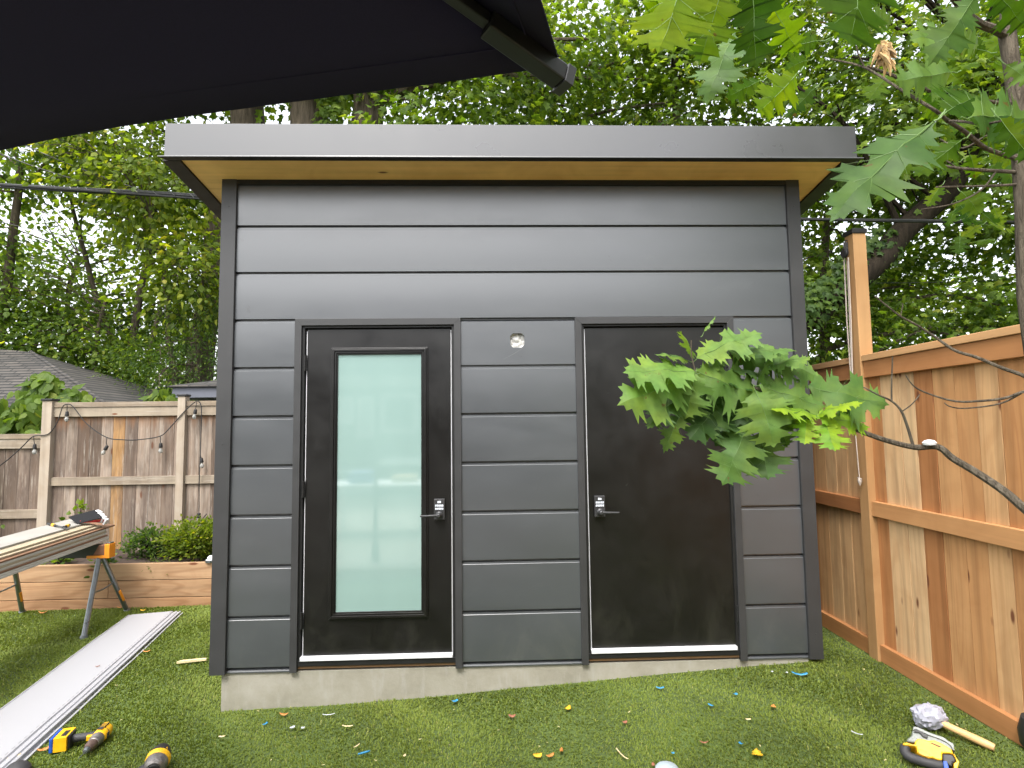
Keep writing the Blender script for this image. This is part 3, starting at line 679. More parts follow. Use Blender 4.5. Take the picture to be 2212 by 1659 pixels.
# --- over the middle and right of the roof
tree('maple_tree', 'loose maple crown with white sky gaps over the centre of the shed roof', (2.4, 9.6, g0),
     [([(2.2, 9.8, g0), (2.3, 9.8, 3), (2.6, 9.6, 7), (3.0, 9.5, 12)], .2, .08)],
     [(2.4, 9.4, 9.3, 2.5, 1.7, 1.7), (4.6, 9.0, 8.2, 2.2, 1.6, 1.7), (3.8, 8.6, 10.8, 2.8, 1.7, 1.4)], 5000, .17, 'mid', MAPLE, 31, twigs=26)
tree('maple_tree', 'tall maple crown standing over the right end of the shed roof', (6.2, 8.6, g0),
     [([(6.4, 8.9, g0), (6.3, 8.9, 3), (6.0, 8.8, 7), (5.8, 8.6, 12)], .16, .07)],
     [(6.0, 8.2, 8.4, 2.1, 1.6, 2.4), (7.0, 8.0, 10.6, 2.4, 1.6, 1.7), (7.2, 8.2, 6.4, 1.5, 1.4, 1.5)], 7600, .16, 'mid', MAPLE, 32, twigs=26)
# --- leaning trunk on the right
tree('leaning_maple', 'old maple with a thick dark trunk leaning up to the right over the fence', (4.6, 6.8, g0),
     [([(4.3, 6.8, g0), (5.0, 6.8, 1.4), (6.2, 6.7, 2.45), (7.4, 6.5, 3.35), (8.3, 6.4, 4.05), (9.3, 6.4, 4.95), (10.3, 6.4, 6.0), (11.2, 6.4, 7.8)], .34, .17)],
     [(9.4, 6.9, 7.4, 2.6, 1.6, 1.7), (11.6, 6.6, 6.4, 1.8, 1.5, 1.6), (10.4, 6.9, 9.4, 2.8, 1.7, 1.6)], 9000, .16, 'mid', MAPLE, 41, bm_=m_barkd, twigs=30)
tree('maple_tree', 'deep green maple filling the space above the right-hand fence', (8.8, 8.2, g0),
     [([(8.8, 8.2, g0), (8.7, 8.2, 3), (8.9, 8.2, 6)], .17, .07)],
     [(8.0, 8.1, 3.3, 2.2, 1.4, 1.4), (10.6, 8.2, 3.6, 2.3, 1.4, 1.7), (9.4, 8.4, 5.4, 2.4, 1.3, 1.4)], 8000, .15, 'mid', MAPLE, 42, twigs=24)
tree('maple_tree', 'bright leafed young maple between the shed corner and the tall fence post', (6.3, 7.8, g0),
     [([(6.3, 7.8, g0), (6.4, 7.8, 2), (6.8, 7.8, 4.6)], .09, .03)],
     [(6.2, 7.6, 4.5, .9, 1.0, 1.3), (6.4, 7.6, 2.2, 1.1, 1.0, 1.1), (7.6, 7.4, 1.9, 1.1, 1., .8)], 3000, .15, 'mid', MAPLE, 43, twigs=12)
tree('maple_tree', 'broad maple behind the far end of the right-hand fence', (12.8, 7.2, g0),
     [([(12.8, 7.2, g0), (12.9, 7.2, 3), (12.7, 7.2, 8)], .2, .08)],
     [(12.8, 7.0, 4.2, 2.2, 1.6, 2.4), (13.2, 7.2, 8.2, 2.4, 1.8, 2.0)], 6000, .16, 'mid', MAPLE, 44, twigs=16)
# --- left side
tree('linden_tree', 'tall light green linden at the left edge above the dark roof', (-8.6, 8.2, g0),
     [([(-8.5, 8.2, g0), (-8.4, 8.2, 3), (-8.2, 8.2, 7)], .16, .06)],
     [(-8.9, 8.0, 3.7, 1.6, 1.3, 1.1), (-9.2, 8, 5.2, 1.4, 1.3, .8), (-8.6, 7.8, 7.2, 2.2, 1.4, 1.1)], 5200, .13, 'mid', LINDEN, 51, twigs=20)
tree('linden_tree', 'airy linden full of white sky gaps above the utility cable', (-5.8, 9.4, g0),
     [([(-6.6, 9.6, g0), (-6.7, 9.6, 2.5), (-6.4, 9.6, 5.2), (-5.9, 9.5, 8.4)], .13, .05), ([(-6.5, 9.6, 2.6), (-7.4, 9.5, 4.4), (-7.9, 9.3, 6.6)], .09, .04)],
     [(-6.4, 9.2, 7.6, 2.7, 1.5, 1.35), (-5.2, 9.0, 6.6, 1.6, 1.3, 1.1)], 5200, .14, 'mid', LINDEN, 52, twigs=24)
tree('birch_leafed_tree', 'yellow-green tree leaning in beside the left end of the shed roof', (-4.9, 7.2, g0),
     [([(-4.4, 7.4, g0), (-4.5, 7.4, 2.5), (-4.9, 7.3, 5.6)], .09, .035)],
     [(-4.6, 7.0, 5.9, 1.2, 1.1, 1.1), (-4.0, 7.0, 4.4, .9, 1.0, .9), (-5.6, 7.2, 6.8, 1.2, 1.1, .8)], 3200, .13, 'yellow', LINDEN, 53, twigs=14)
tree('hemlock_tree', 'dense feathery dark green tree against the left corner of the shed', (-4.2, 7.5, g0),
     [([(-4.2, 7.5, g0), (-4.1, 7.5, 2.2), (-4.0, 7.4, 4.4)], .11, .03)],
     [(-3.8, 7.3, 2.8, 1.2, .8, .9), (-3.75, 7.3, 4.1, .9, .8, .9), (-4.9, 7.4, 3.0, .8, .7, .6)], 9500, .075, 'dark', NARROW, 54, per=60, cr=.34, twigs=14, hang=.3)
tree('linden_tree', 'bushy bright sapling crown just above the shingled roof', (-7.0, 8.6, g0),
     [([(-6.9, 8.6, g0), (-6.8, 8.6, 2.2), (-6.6, 8.5, 4.2)], .10, .03), ([(-6.2, 9.2, g0), (-6.0, 9.2, 3), (-5.7, 9.2, 5.0)], .09, .03)],
     [(-7.2, 8.4, 3.2, 1.3, 1.0, .9), (-7.9, 8.5, 4.3, 1.0, .9, .7), (-6.2, 8.4, 3.1, .9, .8, .5)], 4200, .11, 'mid', LINDEN, 55, twigs=18)
tree('maple_tree', 'dark thin-stemmed tree low behind the neighbouring roofs', (-5.6, 10.6, g0),
     [([(-5.9, 10.6, g0), (-5.8, 10.6, 2.6), (-6.3, 10.6, 5)], .12, .05), ([(-4.9, 10.4, g0), (-4.9, 10.4, 2.4), (-4.4, 10.4, 5)], .08, .03)],
     [(-5.8, 10.8, 2.2, 2.6, 1.2, .7), (-6.6, 11, 4.0, 2.6, 1., .7), (-4.4, 10.8, 5.0, 1.2, 1., .7)], 5200, .13, 'dark', LINDEN, 56, twigs=22)
tree('linden_tree', 'light airy linden filling the sky left of the thick cable', (-9.6, 11.0, g0),
     [([(-9.4, 11, g0), (-9.3, 11, 3), (-9.0, 11, 6)], .11, .04)],
     [(-9.2, 10.8, 5.2, 2.2, 1.4, 1.5), (-6.8, 10.9, 5.6, 1.8, 1.3, 1.2), (-7.8, 10.8, 4.2, 1.6, 1.2, .9), (-10.6, 10.8, 6.4, 1.6, 1.2, 1.2)], 3600, .14, 'mid', LINDEN, 57, per=18, cr=.7, twigs=24)
# far wood that closes the view low down
def mass():
    rs = np.random.RandomState(77)
    bl = [(x, 15.5+rs.rand()*2, 1.2+1.5*rs.rand(), 2.4, 1.4, 1.9) for x in np.arange(-17, 25, 2.4)]
    bl += [(x, 14.5+rs.rand()*2, 4.9+1.2*rs.rand(), 1.7, 1.2, 1.3) for x in (9.5, 12.2, 14.8, 17.5, 20)]
    pos, ya, nr, sz, tone, cen = clump_leaves(rs, bl, 30000, .26, 40, .6, .6, .5)
    V, F, tn = place_leaves(pos, ya, nr, sz, tone, LINDEN)
    tag(raw_mesh('far_woods_foliage', V, F, tn, ML['mid']), kind='stuff')
mass()
# ivy on the maple stems
def ivy_patch(name, label, pts, n, size, kind, seed, thick=.3, T=LINDEN, cat='vine', nrm_dir=(0, -1, .4)):
    rs = np.random.RandomState(seed); k = rs.randint(0, len(pts), n); P = np.array([p[:3] for p in pts]); Rr = np.array([p[3] for p in pts])
    d = rs.randn(n, 3); d /= np.linalg.norm(d, axis=1, keepdims=True); d[:, 1] = -np.abs(d[:, 1])*.8
    pos = P[k]+d*(Rr[k]*(.75+.3*rs.rand(n)))[:, None]
    ya = np.array([0, -.15, -1.])+rs.randn(n, 3)*.45; nr = d+np.array(nrm_dir)+rs.randn(n, 3)*.25
    V, F, tn = place_leaves(pos, ya, nr, size*(.6+.7*rs.rand(n)), np.clip(.45+.22*rs.randn(n), 0, 1), T)
    t = thing(name, label, cat, tuple(P.mean(0))); raw_mesh('foliage', V, F, tn, ML[kind], t); return t
ivy_patch('ivy', 'green ivy climbing in the fork of the pair of maple stems', [(-1.5, 7.15, z, .28) for z in np.arange(5.8, 8.2, .2)]+[(-1.35, 7.1, 7.4, .35)], 420, .14, 'mid', 61, T=MAPLE)
ivy_patch('ivy', 'dark ivy wrapped round the low end of the leaning trunk beside the shed', [(6.1+.25*i, 6.45, 2.5+.2*i, .36) for i in range(12)], 1100, .13, 'dark', 62, T=MAPLE)
# grape vine on the left neighbour's side
vn = ivy_patch('grape_vine', 'big-leafed grape vine mound spilling over the low end of the weathered fence', [(-4.9, 4.0, 1.35, .55), (-4.5, 3.9, 1.5, .5), (-4.15, 3.9, 1.55, .45), (-4.0, 3.85, 1.2, .5), (-4.6, 4.0, .9, .6), (-5.4, 4.1, 1.3, .6), (-3.75, 3.9, 1.75, .27), (-4.25, 4.05, 2.0, .25), (-5.2, 4.2, 1.6, .5), (-3.9, 4.0, 1.5, .4)], 1500, .17, 'mid', 63, T=LINDEN)
ivy_patch('grape_vine', 'small vine sprig poking over the weathered fence near its second post', [(-2.45, 3.6, 1.86, .16), (-2.6, 3.6, 1.80, .12)], 60, .13, 'mid', 64)
ivy_patch('creeper', 'thin creeper hanging on the low fence at the left edge', [(-4.25, 3.0, 1.3, .15), (-4.2, 3.0, .9, .2), (-4.1, 3.0, .55, .2), (-4.0, 2.95, .35, .2), (-4.25, 3.0, .2, .25)], 170, .075, 'mid', 65)
# shrubs and weeds in the bed
def shrub(label, c_, r, n, size, kind, seed, T=LINDEN, name='shrub'):
    rs = np.random.RandomState(seed); t = thing(name, label, 'shrub' if name == 'shrub' else 'plant', (c_[0], c_[1], .09))
    pos, ya, nr, sz, tone, cen = clump_leaves(rs, [(c_[0], c_[1], c_[2], *r)], n, size, 16, .07, .8, -.2)
    V, F, tn = place_leaves(pos, ya, nr, sz, tone, T); raw_mesh('foliage', V, F, tn, ML[kind], t)
    mb = MB()
    for i in range(0, len(cen), max(1, len(cen)//22)): mb.tube([(c_[0], c_[1], .07), tuple((np.array(c_)+cen[i])/2-np.array([0, 0, .03])), tuple(cen[i])], [.008, .005, .003], 5)
    mb.build('stem', m_barkd, t); return t
shrub('rounded bright green box shrub in the raised bed beside the shed', (-1.56, 2.66, .30), (.34, .26, .20), 3600, .036, 'yellow', 71)
shrub('smaller bronze-green shrub left of the bright box shrub', (-2.06, 2.74, .24), (.26, .2, .15), 1500, .034, 'dark', 72)
shrub('low weed with round leaves trailing on the edge of the raised bed', (-2.28, 2.36, .14), (.09, .08, .05), 90, .06, 'mid', 73, LINDEN, 'weed')
shrub('green weed growing under the orange end of the sawhorse', (-2.85, 2.5, .15), (.12, .1, .06), 130, .05, 'mid', 74, LINDEN, 'weed')
shrub('small ferny weed hanging over the bed timber in front of the box shrub', (-1.78, 2.30, .13), (.11, .07, .03), 160, .03, 'mid', 75, NARROW, 'weed')
shrub('pale leafed plant tucked against the shed corner in the raised bed', (-1.18, 2.62, .24), (.07, .1, .12), 90, .05, 'yellow', 76, LINDEN, 'weed')
shrub('dark leafy weed by the fence above the stacked boards', (-3.0, 3.0, .55), (.2, .05, .22), 90, .06, 'mid', 77, LINDEN, 'weed')
# ================================================================ NEIGHBOURS' ROOFS, CABLES
s = NT('shingles'); v = s.coord((1, 1, 1)); br = s.n('ShaderNodeTexBrick', Scale=1., Mortar__Size=.012)
br.inputs['Color1'].default_value = (.045, .041, .038, 1); br.inputs['Color2'].default_value = (.08, .07, .062, 1); br.inputs['Mortar'].default_value = (.015, .015, .015, 1)
br.inputs['Brick Width'].default_value = .3; br.inputs['Row Height'].default_value = .055; br.inputs['Bias'].default_value = 0
mp = s.n('ShaderNodeMapping'); s.l(v, mp.inputs['Vector']); mp.inputs['Rotation'].default_value = (rad(90), 0, 0); s.l(mp.outputs[0], br.inputs['Vector'])
s.l(s.mix(1, br.outputs['Color'], s.ramp(s.noise(v, 4, 5), [(.3, G3(.7)), (.7, G3(1.4))]), 'MULTIPLY'), s.b.inputs['Base Color']); s.b.inputs['Roughness'].default_value = .95; s.bump(br.outputs['Fac'], .5, -.01); m_shin = s.mat
m_stucco = mat('stucco', (.42, .40, .36), .9, namt=.15, bump=.4, bscale=80)
g1_ = thing('neighbour_garage', 'neighbouring garage under a worn grey shingle hip roof behind the weathered fence', 'garage', (-8, 7, -.3))
mb = MB(); mb.box(-12, -4.1, 5.0, 10.0, -.3, 1.5); mb.build('wall', m_stucco, g1_)
A, B_, C_, D_ = (-12.4, 4.5, 1.46), (-3.55, 4.5, 1.66), (-3.55, 10.4, 1.5), (-12.4, 10.4, 1.5); R1, R2 = (-9.5, 7.2, 3.22), (-6.9, 7.1, 2.93)
mb = MB(); mb.add([A, B_, C_, D_, R1, R2], [(0, 1, 5, 4), (1, 2, 5), (2, 3, 4, 5), (3, 0, 4), (0, 3, 2, 1)]); rf = mb.build('roof', m_shin, g1_)
mb = MB(); mb.tube(smooth_pts([B_, tuple((Vector(B_)+Vector(R2))/2+Vector((0, 0, .01))), R2], 4), .035, 6); mb.build('hip_cap', m_shin, rf)
m_eave = mat('blue_grey_eave', (.10, .105, .13), .5, namt=.05)
g2_ = thing('neighbour_shed', 'low dark-roofed outbuilding with a blue-grey eave board peeking left of the shed', 'shed', (-2.2, 6.5, -.3))
mb = MB(); mb.box(-2.9, 1.5, 5.7, 8.5, -.3, 1.9); mb.build('wall', m_stucco, g2_)
mb = MB(); mb.add([(-3.28, 5.2, 1.945), (2, 5.2, 1.945), (2, 5.2, 2.10), (-3.25, 5.2, 2.10), (-3.28, 9, 1.945), (2, 9, 1.945), (2, 9, 2.1), (-3.25, 9, 2.1)], [(0, 1, 2, 3), (4, 7, 6, 5), (0, 4, 5, 1), (0, 3, 7, 4), (1, 5, 6, 2)]); mb.build('eave_board', m_eave, g2_)
mb = MB(); mb.add([(-3.32, 5.16, 2.101), (2, 5.16, 2.101), (2, 9, 2.101), (-3.32, 9, 2.101), (-1.2, 7.1, 2.62), (2, 7.1, 2.62), (-3.32, 5.16, 2.125), (2, 5.16, 2.125), (-3.32, 9, 2.125)], [(0, 1, 7, 6), (6, 7, 5, 4), (6, 4, 8), (0, 6, 8, 3), (3, 2, 5, 4, 8), (0, 3, 2, 1)]); mb.build('roof', m_shin, g2_)
m_cab = mat('cable_sheath', (.018, .018, .02), .5, namt=.3, nscale=40)
uc = thing('utility_cable', 'thick lashed bundle of black utility cables crossing behind the shed', 'cable', (0, 6, 5.3))
ends = [PY(-260, 388, 6), PY(0, 401, 6), PY(430, 425, 6), PY(1000, 468, 6), PY(1735, 474, 6), PY(2212, 481, 6), PY(2500, 486, 6)]
rs_ = np.random.RandomState(3); mb = MB()
for k, rr_ in enumerate((.026, .02, .016, .022, .012)):
    pts = []
    for p in smooth_pts([tuple(e) for e in ends], 10):
        fsp = max(.25, min(1., 1-(p.x+2)/9)); a = k*1.256+p.x*.5; pts.append(p+Vector((0, math.cos(a)*.03, math.sin(a)*.03*fsp)))
    mb.tube(pts, rr_*.95, 6)
mb.build('cable_bundle', m_cab, uc, smooth=True)
mb = MB(); q = smooth_pts([tuple(e) for e in ends], 60); hx = []
for i, p in enumerate(q):
    fsp = max(.35, min(1., 1-(p.x+2)/9)); a = i*1.3; hx.append(p+Vector((0, math.cos(a)*.05, math.sin(a)*.05))*fsp)
mb.tube(hx, .004, 4); mb.build('lashing', mat('lashing_wire', (.12, .12, .125), .4, metal=.4), uc, smooth=True)
for lab, a, b, yy, r_, sag in (('thin service wire slanting down across the left-hand trees above the thick cable', (-80, 250), (330, 420), 6.6, .010, 10), ('second thin wire below the first, meeting the thick cable', (-80, 300), (230, 408), 6.7, .009, 6), ('fine pale wire running low across the left-hand trees to the shed corner', (-40, 470), (490, 552), 7.0, .006, 16), ('thin dark wire low behind the right-hand fence post', (1735, 612), (2300, 600), 7.0, .007, 4)):
    p0, p1_, pm = PY(*a, yy), PY(*b, yy), PY((a[0]+b[0])/2, (a[1]+b[1])/2+sag, yy)
    mb = MB(); mb.tube(smooth_pts([tuple(p0), tuple(pm), tuple(p1_)], 8), r_, 5); tag(mb.build('service_wire', m_cab, smooth=True), lab, 'wire', 'thin overhead wires')
# ================================================================ RED OAK (near, right)
def oak_outline():
    # right half, y along the midrib 0..1 : lobes with bristle-tipped teeth
    h = [(.012, .0), (.05, .035), (.11, .07), (.19, .065), (.165, .11), (.245, .135), (.20, .17), (.165, .20), (.175, .235), (.25, .25), (.345, .225), (.325, .275), (.41, .30), (.345, .33), (.365, .385), (.27, .385), (.20, .41), (.165, .445), (.17, .49),
         (.22, .525), (.30, .545), (.40, .53), (.36, .585), (.42, .63), (.33, .64), (.335, .70), (.245, .69), (.17, .70), (.145, .735), (.165, .775), (.225, .80), (.29, .80), (.235, .84), (.255, .885), (.17, .87), (.12, .885), (.10, .92), (.11, .965), (.05, .955), (.0, 1.03)]
    for i in range(1, len(h)-1):
        if h[i][0] > h[i-1][0] and h[i][0] > h[i+1][0] and h[i][0] > .15: h[i] = (h[i][0]*1.05, h[i][1]+.008)
        elif h[i][0] < h[i-1][0] and h[i][0] < h[i+1][0] and h[i][0] > .22: h[i] = (h[i][0]*.90, h[i][1])
    return h
OAK = oak_outline()
m_oak = leafmat('oak_leaves', [(0, (.022, .06, .014)), (.4, (.078, .152, .030)), (.7, (.14, .24, .050)), (.88, (.15, .30, .02)), (1, (.22, .34, .018))], trans=.38, rough=.5, spec=.22, veins=True)
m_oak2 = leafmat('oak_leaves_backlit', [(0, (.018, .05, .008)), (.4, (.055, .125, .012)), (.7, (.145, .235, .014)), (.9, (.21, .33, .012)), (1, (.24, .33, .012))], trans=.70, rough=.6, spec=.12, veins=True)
m_vein = mat('leaf_vein', (.12, .21, .05), .5, namt=.05); 
class Oak:
    def __init__(s): s.mb = MB()
    def leaf(s, b, tip, n=(0, 0, 1), tone=.5, wid=1., bend=.12, seed=0, pet=.03, m=0):
        b, tip = Vector(b), Vector(tip); L = (tip-b).length; ya = (tip-b)/L; n = Vector(n); xa = ya.cross(n).normalized(); za = xa.cross(ya)
        r = random.Random(seed); cup = r.uniform(.05, .2); tw = r.uniform(-.3, .3); bend = bend*r.uniform(.6, 1.7); sk = r.uniform(-.12, .12)
        def at(x, y):
            ph = 1+.10*math.sin(y*9+seed)
            z = -bend*y*y*.9+bend*.35*y-cup*abs(x)*1.2*1+tw*x*y+.02*math.sin(y*14+seed+x*5)
            return b+(xa*((x+sk*y*(1-y))*wid*ph)+ya*y+za*z)*L
        for sgn in (1, -1):
            pts = [(x*(1+.12*math.sin(i*2.1+seed+sgn)), y+.008*math.sin(i*1.7+seed*2+sgn)) for i, (x, y) in enumerate(OAK)]
            k = len(pts); vs = []
            for x, y in pts: vs.append(at(sgn*x, y))
            for x, y in pts: vs.append(at(sgn*min(x, .05)*.5, y if y < 1 else 1))
            for x, y in pts: vs.append(at(0, min(y, 1.)))
            fs = []
            for i in range(k-1):
                fs += [(i, i+1, k+i+1, k+i), (k+i, k+i+1, 2*k+i+1, 2*k+i)]
            s.mb.add(vs, fs, m, min(1, max(0, tone+r.uniform(-.10, .10))))
        # veins
        mid = [at(0, y)+za*(.0006) for y in (0, .15, .3, .45, .6, .75, .88)]
        s.mb.tube(mid, [L*.0055, L*.005, L*.0042, L*.0035, L*.0026, L*.0018, L*.0008], 4, 1)
        for (y0, xe, ye) in ((.14, .30, .25), (.36, .33, .55), (.6, .17, .80)):
            for sgn in (1, -1): s.mb.tube([at(0, y0)+za*.0005, at(sgn*xe*.5, (y0+ye)/2-.01)+za*.0006, at(sgn*xe, ye)+za*.0005], [L*.0018, L*.0013, L*.0006], 3, 1)
        if pet: s.mb.tube([b-ya*L*.0, b-ya*pet*.5-Vector((0, 0, .004)), b-ya*pet+Vector((0, 0, .0))], [L*.008, .0012, .0014], 5, 1)
oak = thing('red_oak_tree', 'young red oak with big lobed leaves reaching in from the right', 'tree', (3.22, -2.1, -.07))
Y0 = -2.1
def B3(u, v, y=Y0): return Vector(PY(u, v, y))
tr = MB()
tr.tube([Vector((3.2, Y0, -.12)), Vector((3.17, Y0, .5)), Vector((3.15, Y0, 1.2)), B3(2219, 640), B3(2213, 446), B3(2206, 357), B3(2197, 238), B3(2187, 149), B3(2175, 71), B3(2180, 5), B3(2190, -120), B3(2180, -300)], [.034, .03, .027, .023, .022, .021, .021, .020, .021, .019, .016, .012], 12)
tr.build('trunk', m_twig, oak, smooth=True)
br_ = MB()
def branch(pts, r0, r1, m=0):
    P = smooth_pts([B3(*p) for p in pts], 5); k = len(P)
    br_.tube(P, [r0+(r1-r0)*i/(k-1) for i in range(k)], 8, m)
branch([(2300, 1190, -2.1), (2250, 1132, -2.1), (2205, 1092, -2.08), (2165, 1058, -2.05), (2105, 1018, -2.0), (2058, 990, -1.97), (2035, 970, -1.96), (2015, 964, -1.95), (1975, 966, -1.94), (1910, 950, -1.92), (1850, 928, -1.9), (1818, 914, -1.9), (1780, 893, -1.88), (1730, 872, -1.87), (1680, 853, -1.86), (1630, 838, -1.85), (1580, 822, -1.85), (1540, 815, -1.85), (1502, 803, -1.85)], .0135, .0028)
branch([(1600, 845, -1.85), (1590, 800, -1.83), (1576, 760, -1.82)], .003, .002); branch([(1502, 803, -1.85), (1494, 768, -1.85), (1493, 735, -1.85)], .0026, .0018)
branch([(1973, 965, -1.94), (1958, 915, -1.94), (1945, 885, -1.94), (1925, 866, -1.93), (1895, 852, -1.92), (1865, 836, -1.9)], .0045, .002)
branch([(1926, 866, -1.93), (1926, 830, -1.93), (1928, 770, -1.94)], .0028, .0018); branch([(1947, 890, -1.94), (1970, 873, -1.95), (1987, 852, -1.95)], .0022, .0014)
branch([(2260, 840, -2.1), (2212, 812, -2.09), (2165, 795, -2.07), (2110, 772, -2.05), (2063, 757, -2.03), (2020, 728, -2), (1980, 702, -2), (1945, 683, -2), (1905, 652, -2), (1890, 640, -2)], .006, .0018)
branch([(2270, 835, -2.1), (2212, 846, -2.09), (2170, 860, -2.07), (2120, 866, -2.05), (2065, 867, -2.03), (2010, 852, -2), (1975, 835, -2), (1956, 810, -2)], .0045, .0016)
branch([(2212, 846, -2.09), (2160, 872, -2.05), (2085, 882, -2.02), (2052, 878, -2.01), (2040, 870, -2)], .0028, .0014)
branch([(2204, 345, -2.1), (2170, 335, -2.12), (2126, 318, -2.2), (2085, 285, -2.3), (2049, 262, -2.4), (2019, 238, -2.45), (1945, 193, -2.4), (1868, 146, -2.35), (1796, 128, -2.3)], .0065, .002)
branch([(2205, 372, -2.1), (2130, 368, -2.1), (2067, 363, -2.1), (2000, 352, -2.1), (1948, 346, -2.1)], .006, .002); branch([(2067, 363, -2.1), (2040, 345, -2.1), (2025, 350, -2.1)], .002, .0015)
branch([(2212, 398, -2.1), (2120, 402, -2.1), (2022, 404, -2.1)], .0045, .002); branch([(2186, 222, -2.1), (2150, 221, -2.12), (2112, 212, -2.15)], .006, .003)
branch([(2013, 196, -2.2), (1960, 175, -2.2), (1915, 158, -2.2), (1873, 143, -2.2)], .006, .003)
branch([(2180, 80, -2.1), (2150, 64, -2.12), (2115, 50, -2.15), (2080, 20, -2.2), (2040, -30, -2.3)], .013, .008); branch([(2176, 75, -2.1), (2205, 50, -2.1), (2240, 20, -2.1)], .009, .006)
branch([(2040, -30, -2.3), (1960, -50, -2.45), (1860, -70, -2.6), (1700, -60, -2.7), (1560, -60, -2.75), (1460, -80, -2.8)], .008, .003)
branch([(1868, 146, -2.35), (1855, 120, -2.35), (1850, 100, -2.35)], .002, .0015); branch([(2049, 262, -2.4), (2075, 262, -2.5), (2120, 268, -2.6), (2160, 262, -2.7)], .003, .002)
branch([(1945, 683, -2), (1950, 660, -2), (1948, 655, -2)], .0015, .001)
branch([(2150, 372, -2.1), (2120, 410, -2.1), (2060, 440, -2.1), (1990, 452, -2.1)], .003, .0015); branch([(2190, 300, -2.1), (2140, 290, -2.05), (2080, 320, -2), (2030, 300, -1.95)], .004, .0015)
# dead seed tuft caught on a twig
dead = MB(); rz = random.Random(9)
for i in range(46):
    a = B3(1912+rz.uniform(-14, 14), 100+rz.uniform(-10, 30), -2.3+rz.uniform(-.02, .02)); b = a+Vector((rz.uniform(-.02, .02), rz.uniform(-.02, .02), -rz.uniform(.01, .05)))
    dead.tube([a, a.lerp(b, .5)+Vector((rz.uniform(-.008, .008), 0, 0)), b], [.0035, .005, .001], 4, 0, rz.random())
dead.build('dead_leaf_tuft', mat('dead_leaf', (.42, .27, .12), .8, namt=.4, nscale=60, tamt=.5), oak)['label'] = 'dry tan tuft of dead leaves'
br_.build('branch', m_twig, oak, smooth=True)
ok = Oak()
def zc(x, y): return 1316.7+x*.2728, 658.3+y*.2728
def camn(p, up=.6, side=0.):   # leaf facing roughly the sky and the viewer side
    d = Vector(tuple(CAM))-Vector(p); d.normalize(); return (Vector((side, 0, up))+d*(1-up*.4)).normalized()
cl = [(680, 548, 600, 868, .62, 1.05, -1.88), (672, 535, 172, 488, .72, 1., -1.88), (640, 560, 128, 748, .66, .8, -1.86), (690, 530, 905, 445, .6, .7, -1.84), (625, 440, 388, 372, .62, .7, -1.82), (655, 420, 600, 210, .62, .8, -1.80), (748, 215, 828, 92, .8, .3, -1.80), (690, 430, 1155, 205, .68, .8, -1.84), (940, 372, 1432, 340, .64, .8, -1.82), (690, 525, 1150, 690, .58, 1.05, -1.87),
      (1155, 680, 1298, 1085, .60, 1.1, -1.90), (1160, 660, 1250, 400, .40, .7, -1.82), (1270, 470, 1672, 545, .64, .9, -1.83), (1180, 640, 1690, 775, .58, .8, -1.86), (1570, 650, 2178, 745, .50, 1., -1.84), (1540, 625, 1440, 560, .6, .8, -1.83), (1640, 870, 1328, 798, .98, .8, -1.90), (1630, 880, 1965, 742, .98, .6, -1.90), (1640, 885, 2040, 948, .95, .7, -1.91), (1560, 905, 1545, 1080, .92, 1.1, -1.91), (1715, 935, 1785, 1120, .93, 1.1, -1.91),
      (590, 820, 430, 1132, .45, .55, -1.86), (545, 740, 320, 945, .45, .8, -1.86), (840, 800, 660, 1010, .15, 1., -1.80), (1060, 820, 850, 1085, .12, 1.1, -1.81), (1075, 990, 905, 1370, .42, 1.0, -1.86), (1200, 1010, 1255, 1345, .22, 1.1, -1.83), (1340, 960, 1405, 1115, .2, 1.1, -1.82), (880, 700, 740, 1045, .35, .8, -1.81), (1750, 690, 1985, 880, .35, .9, -1.82), (930, 390, 1400, 440, .3, .8, -1.80), (1150, 640, 820, 560, .25, .9, -1.81), (1120, 720, 900, 960, .1, 1., -1.79), (1300, 640, 1080, 900, .14, .9, -1.79),
      (900, 560, 700, 760, .2, .9, -1.80), (1400, 700, 1480, 940, .3, .9, -1.82), (1540, 760, 1380, 960, .3, .8, -1.82), (1320, 600, 1000, 480, .45, .8, -1.81), (1250, 500, 1560, 400, .6, .75, -1.82), (1180, 660, 900, 870, .3, .9, -1.82), (700, 520, 420, 620, .5, .8, -1.83), (760, 640, 560, 880, .2, .9, -1.79), (1600, 700, 1560, 900, .2, .9, -1.8)]
for i, (a, b, c_, d, t, wd, yy) in enumerate(cl):
    p, q = B3(*zc(a, b), yy), B3(*zc(c_, d), yy-.035*(i % 3)); low = d > b
    q = p+(q-p)*1.07; ok.leaf(p, q, camn(p, .55 if low else .9, .15*((i % 3)-1)), t, wd*1.16, .14, i, .02)
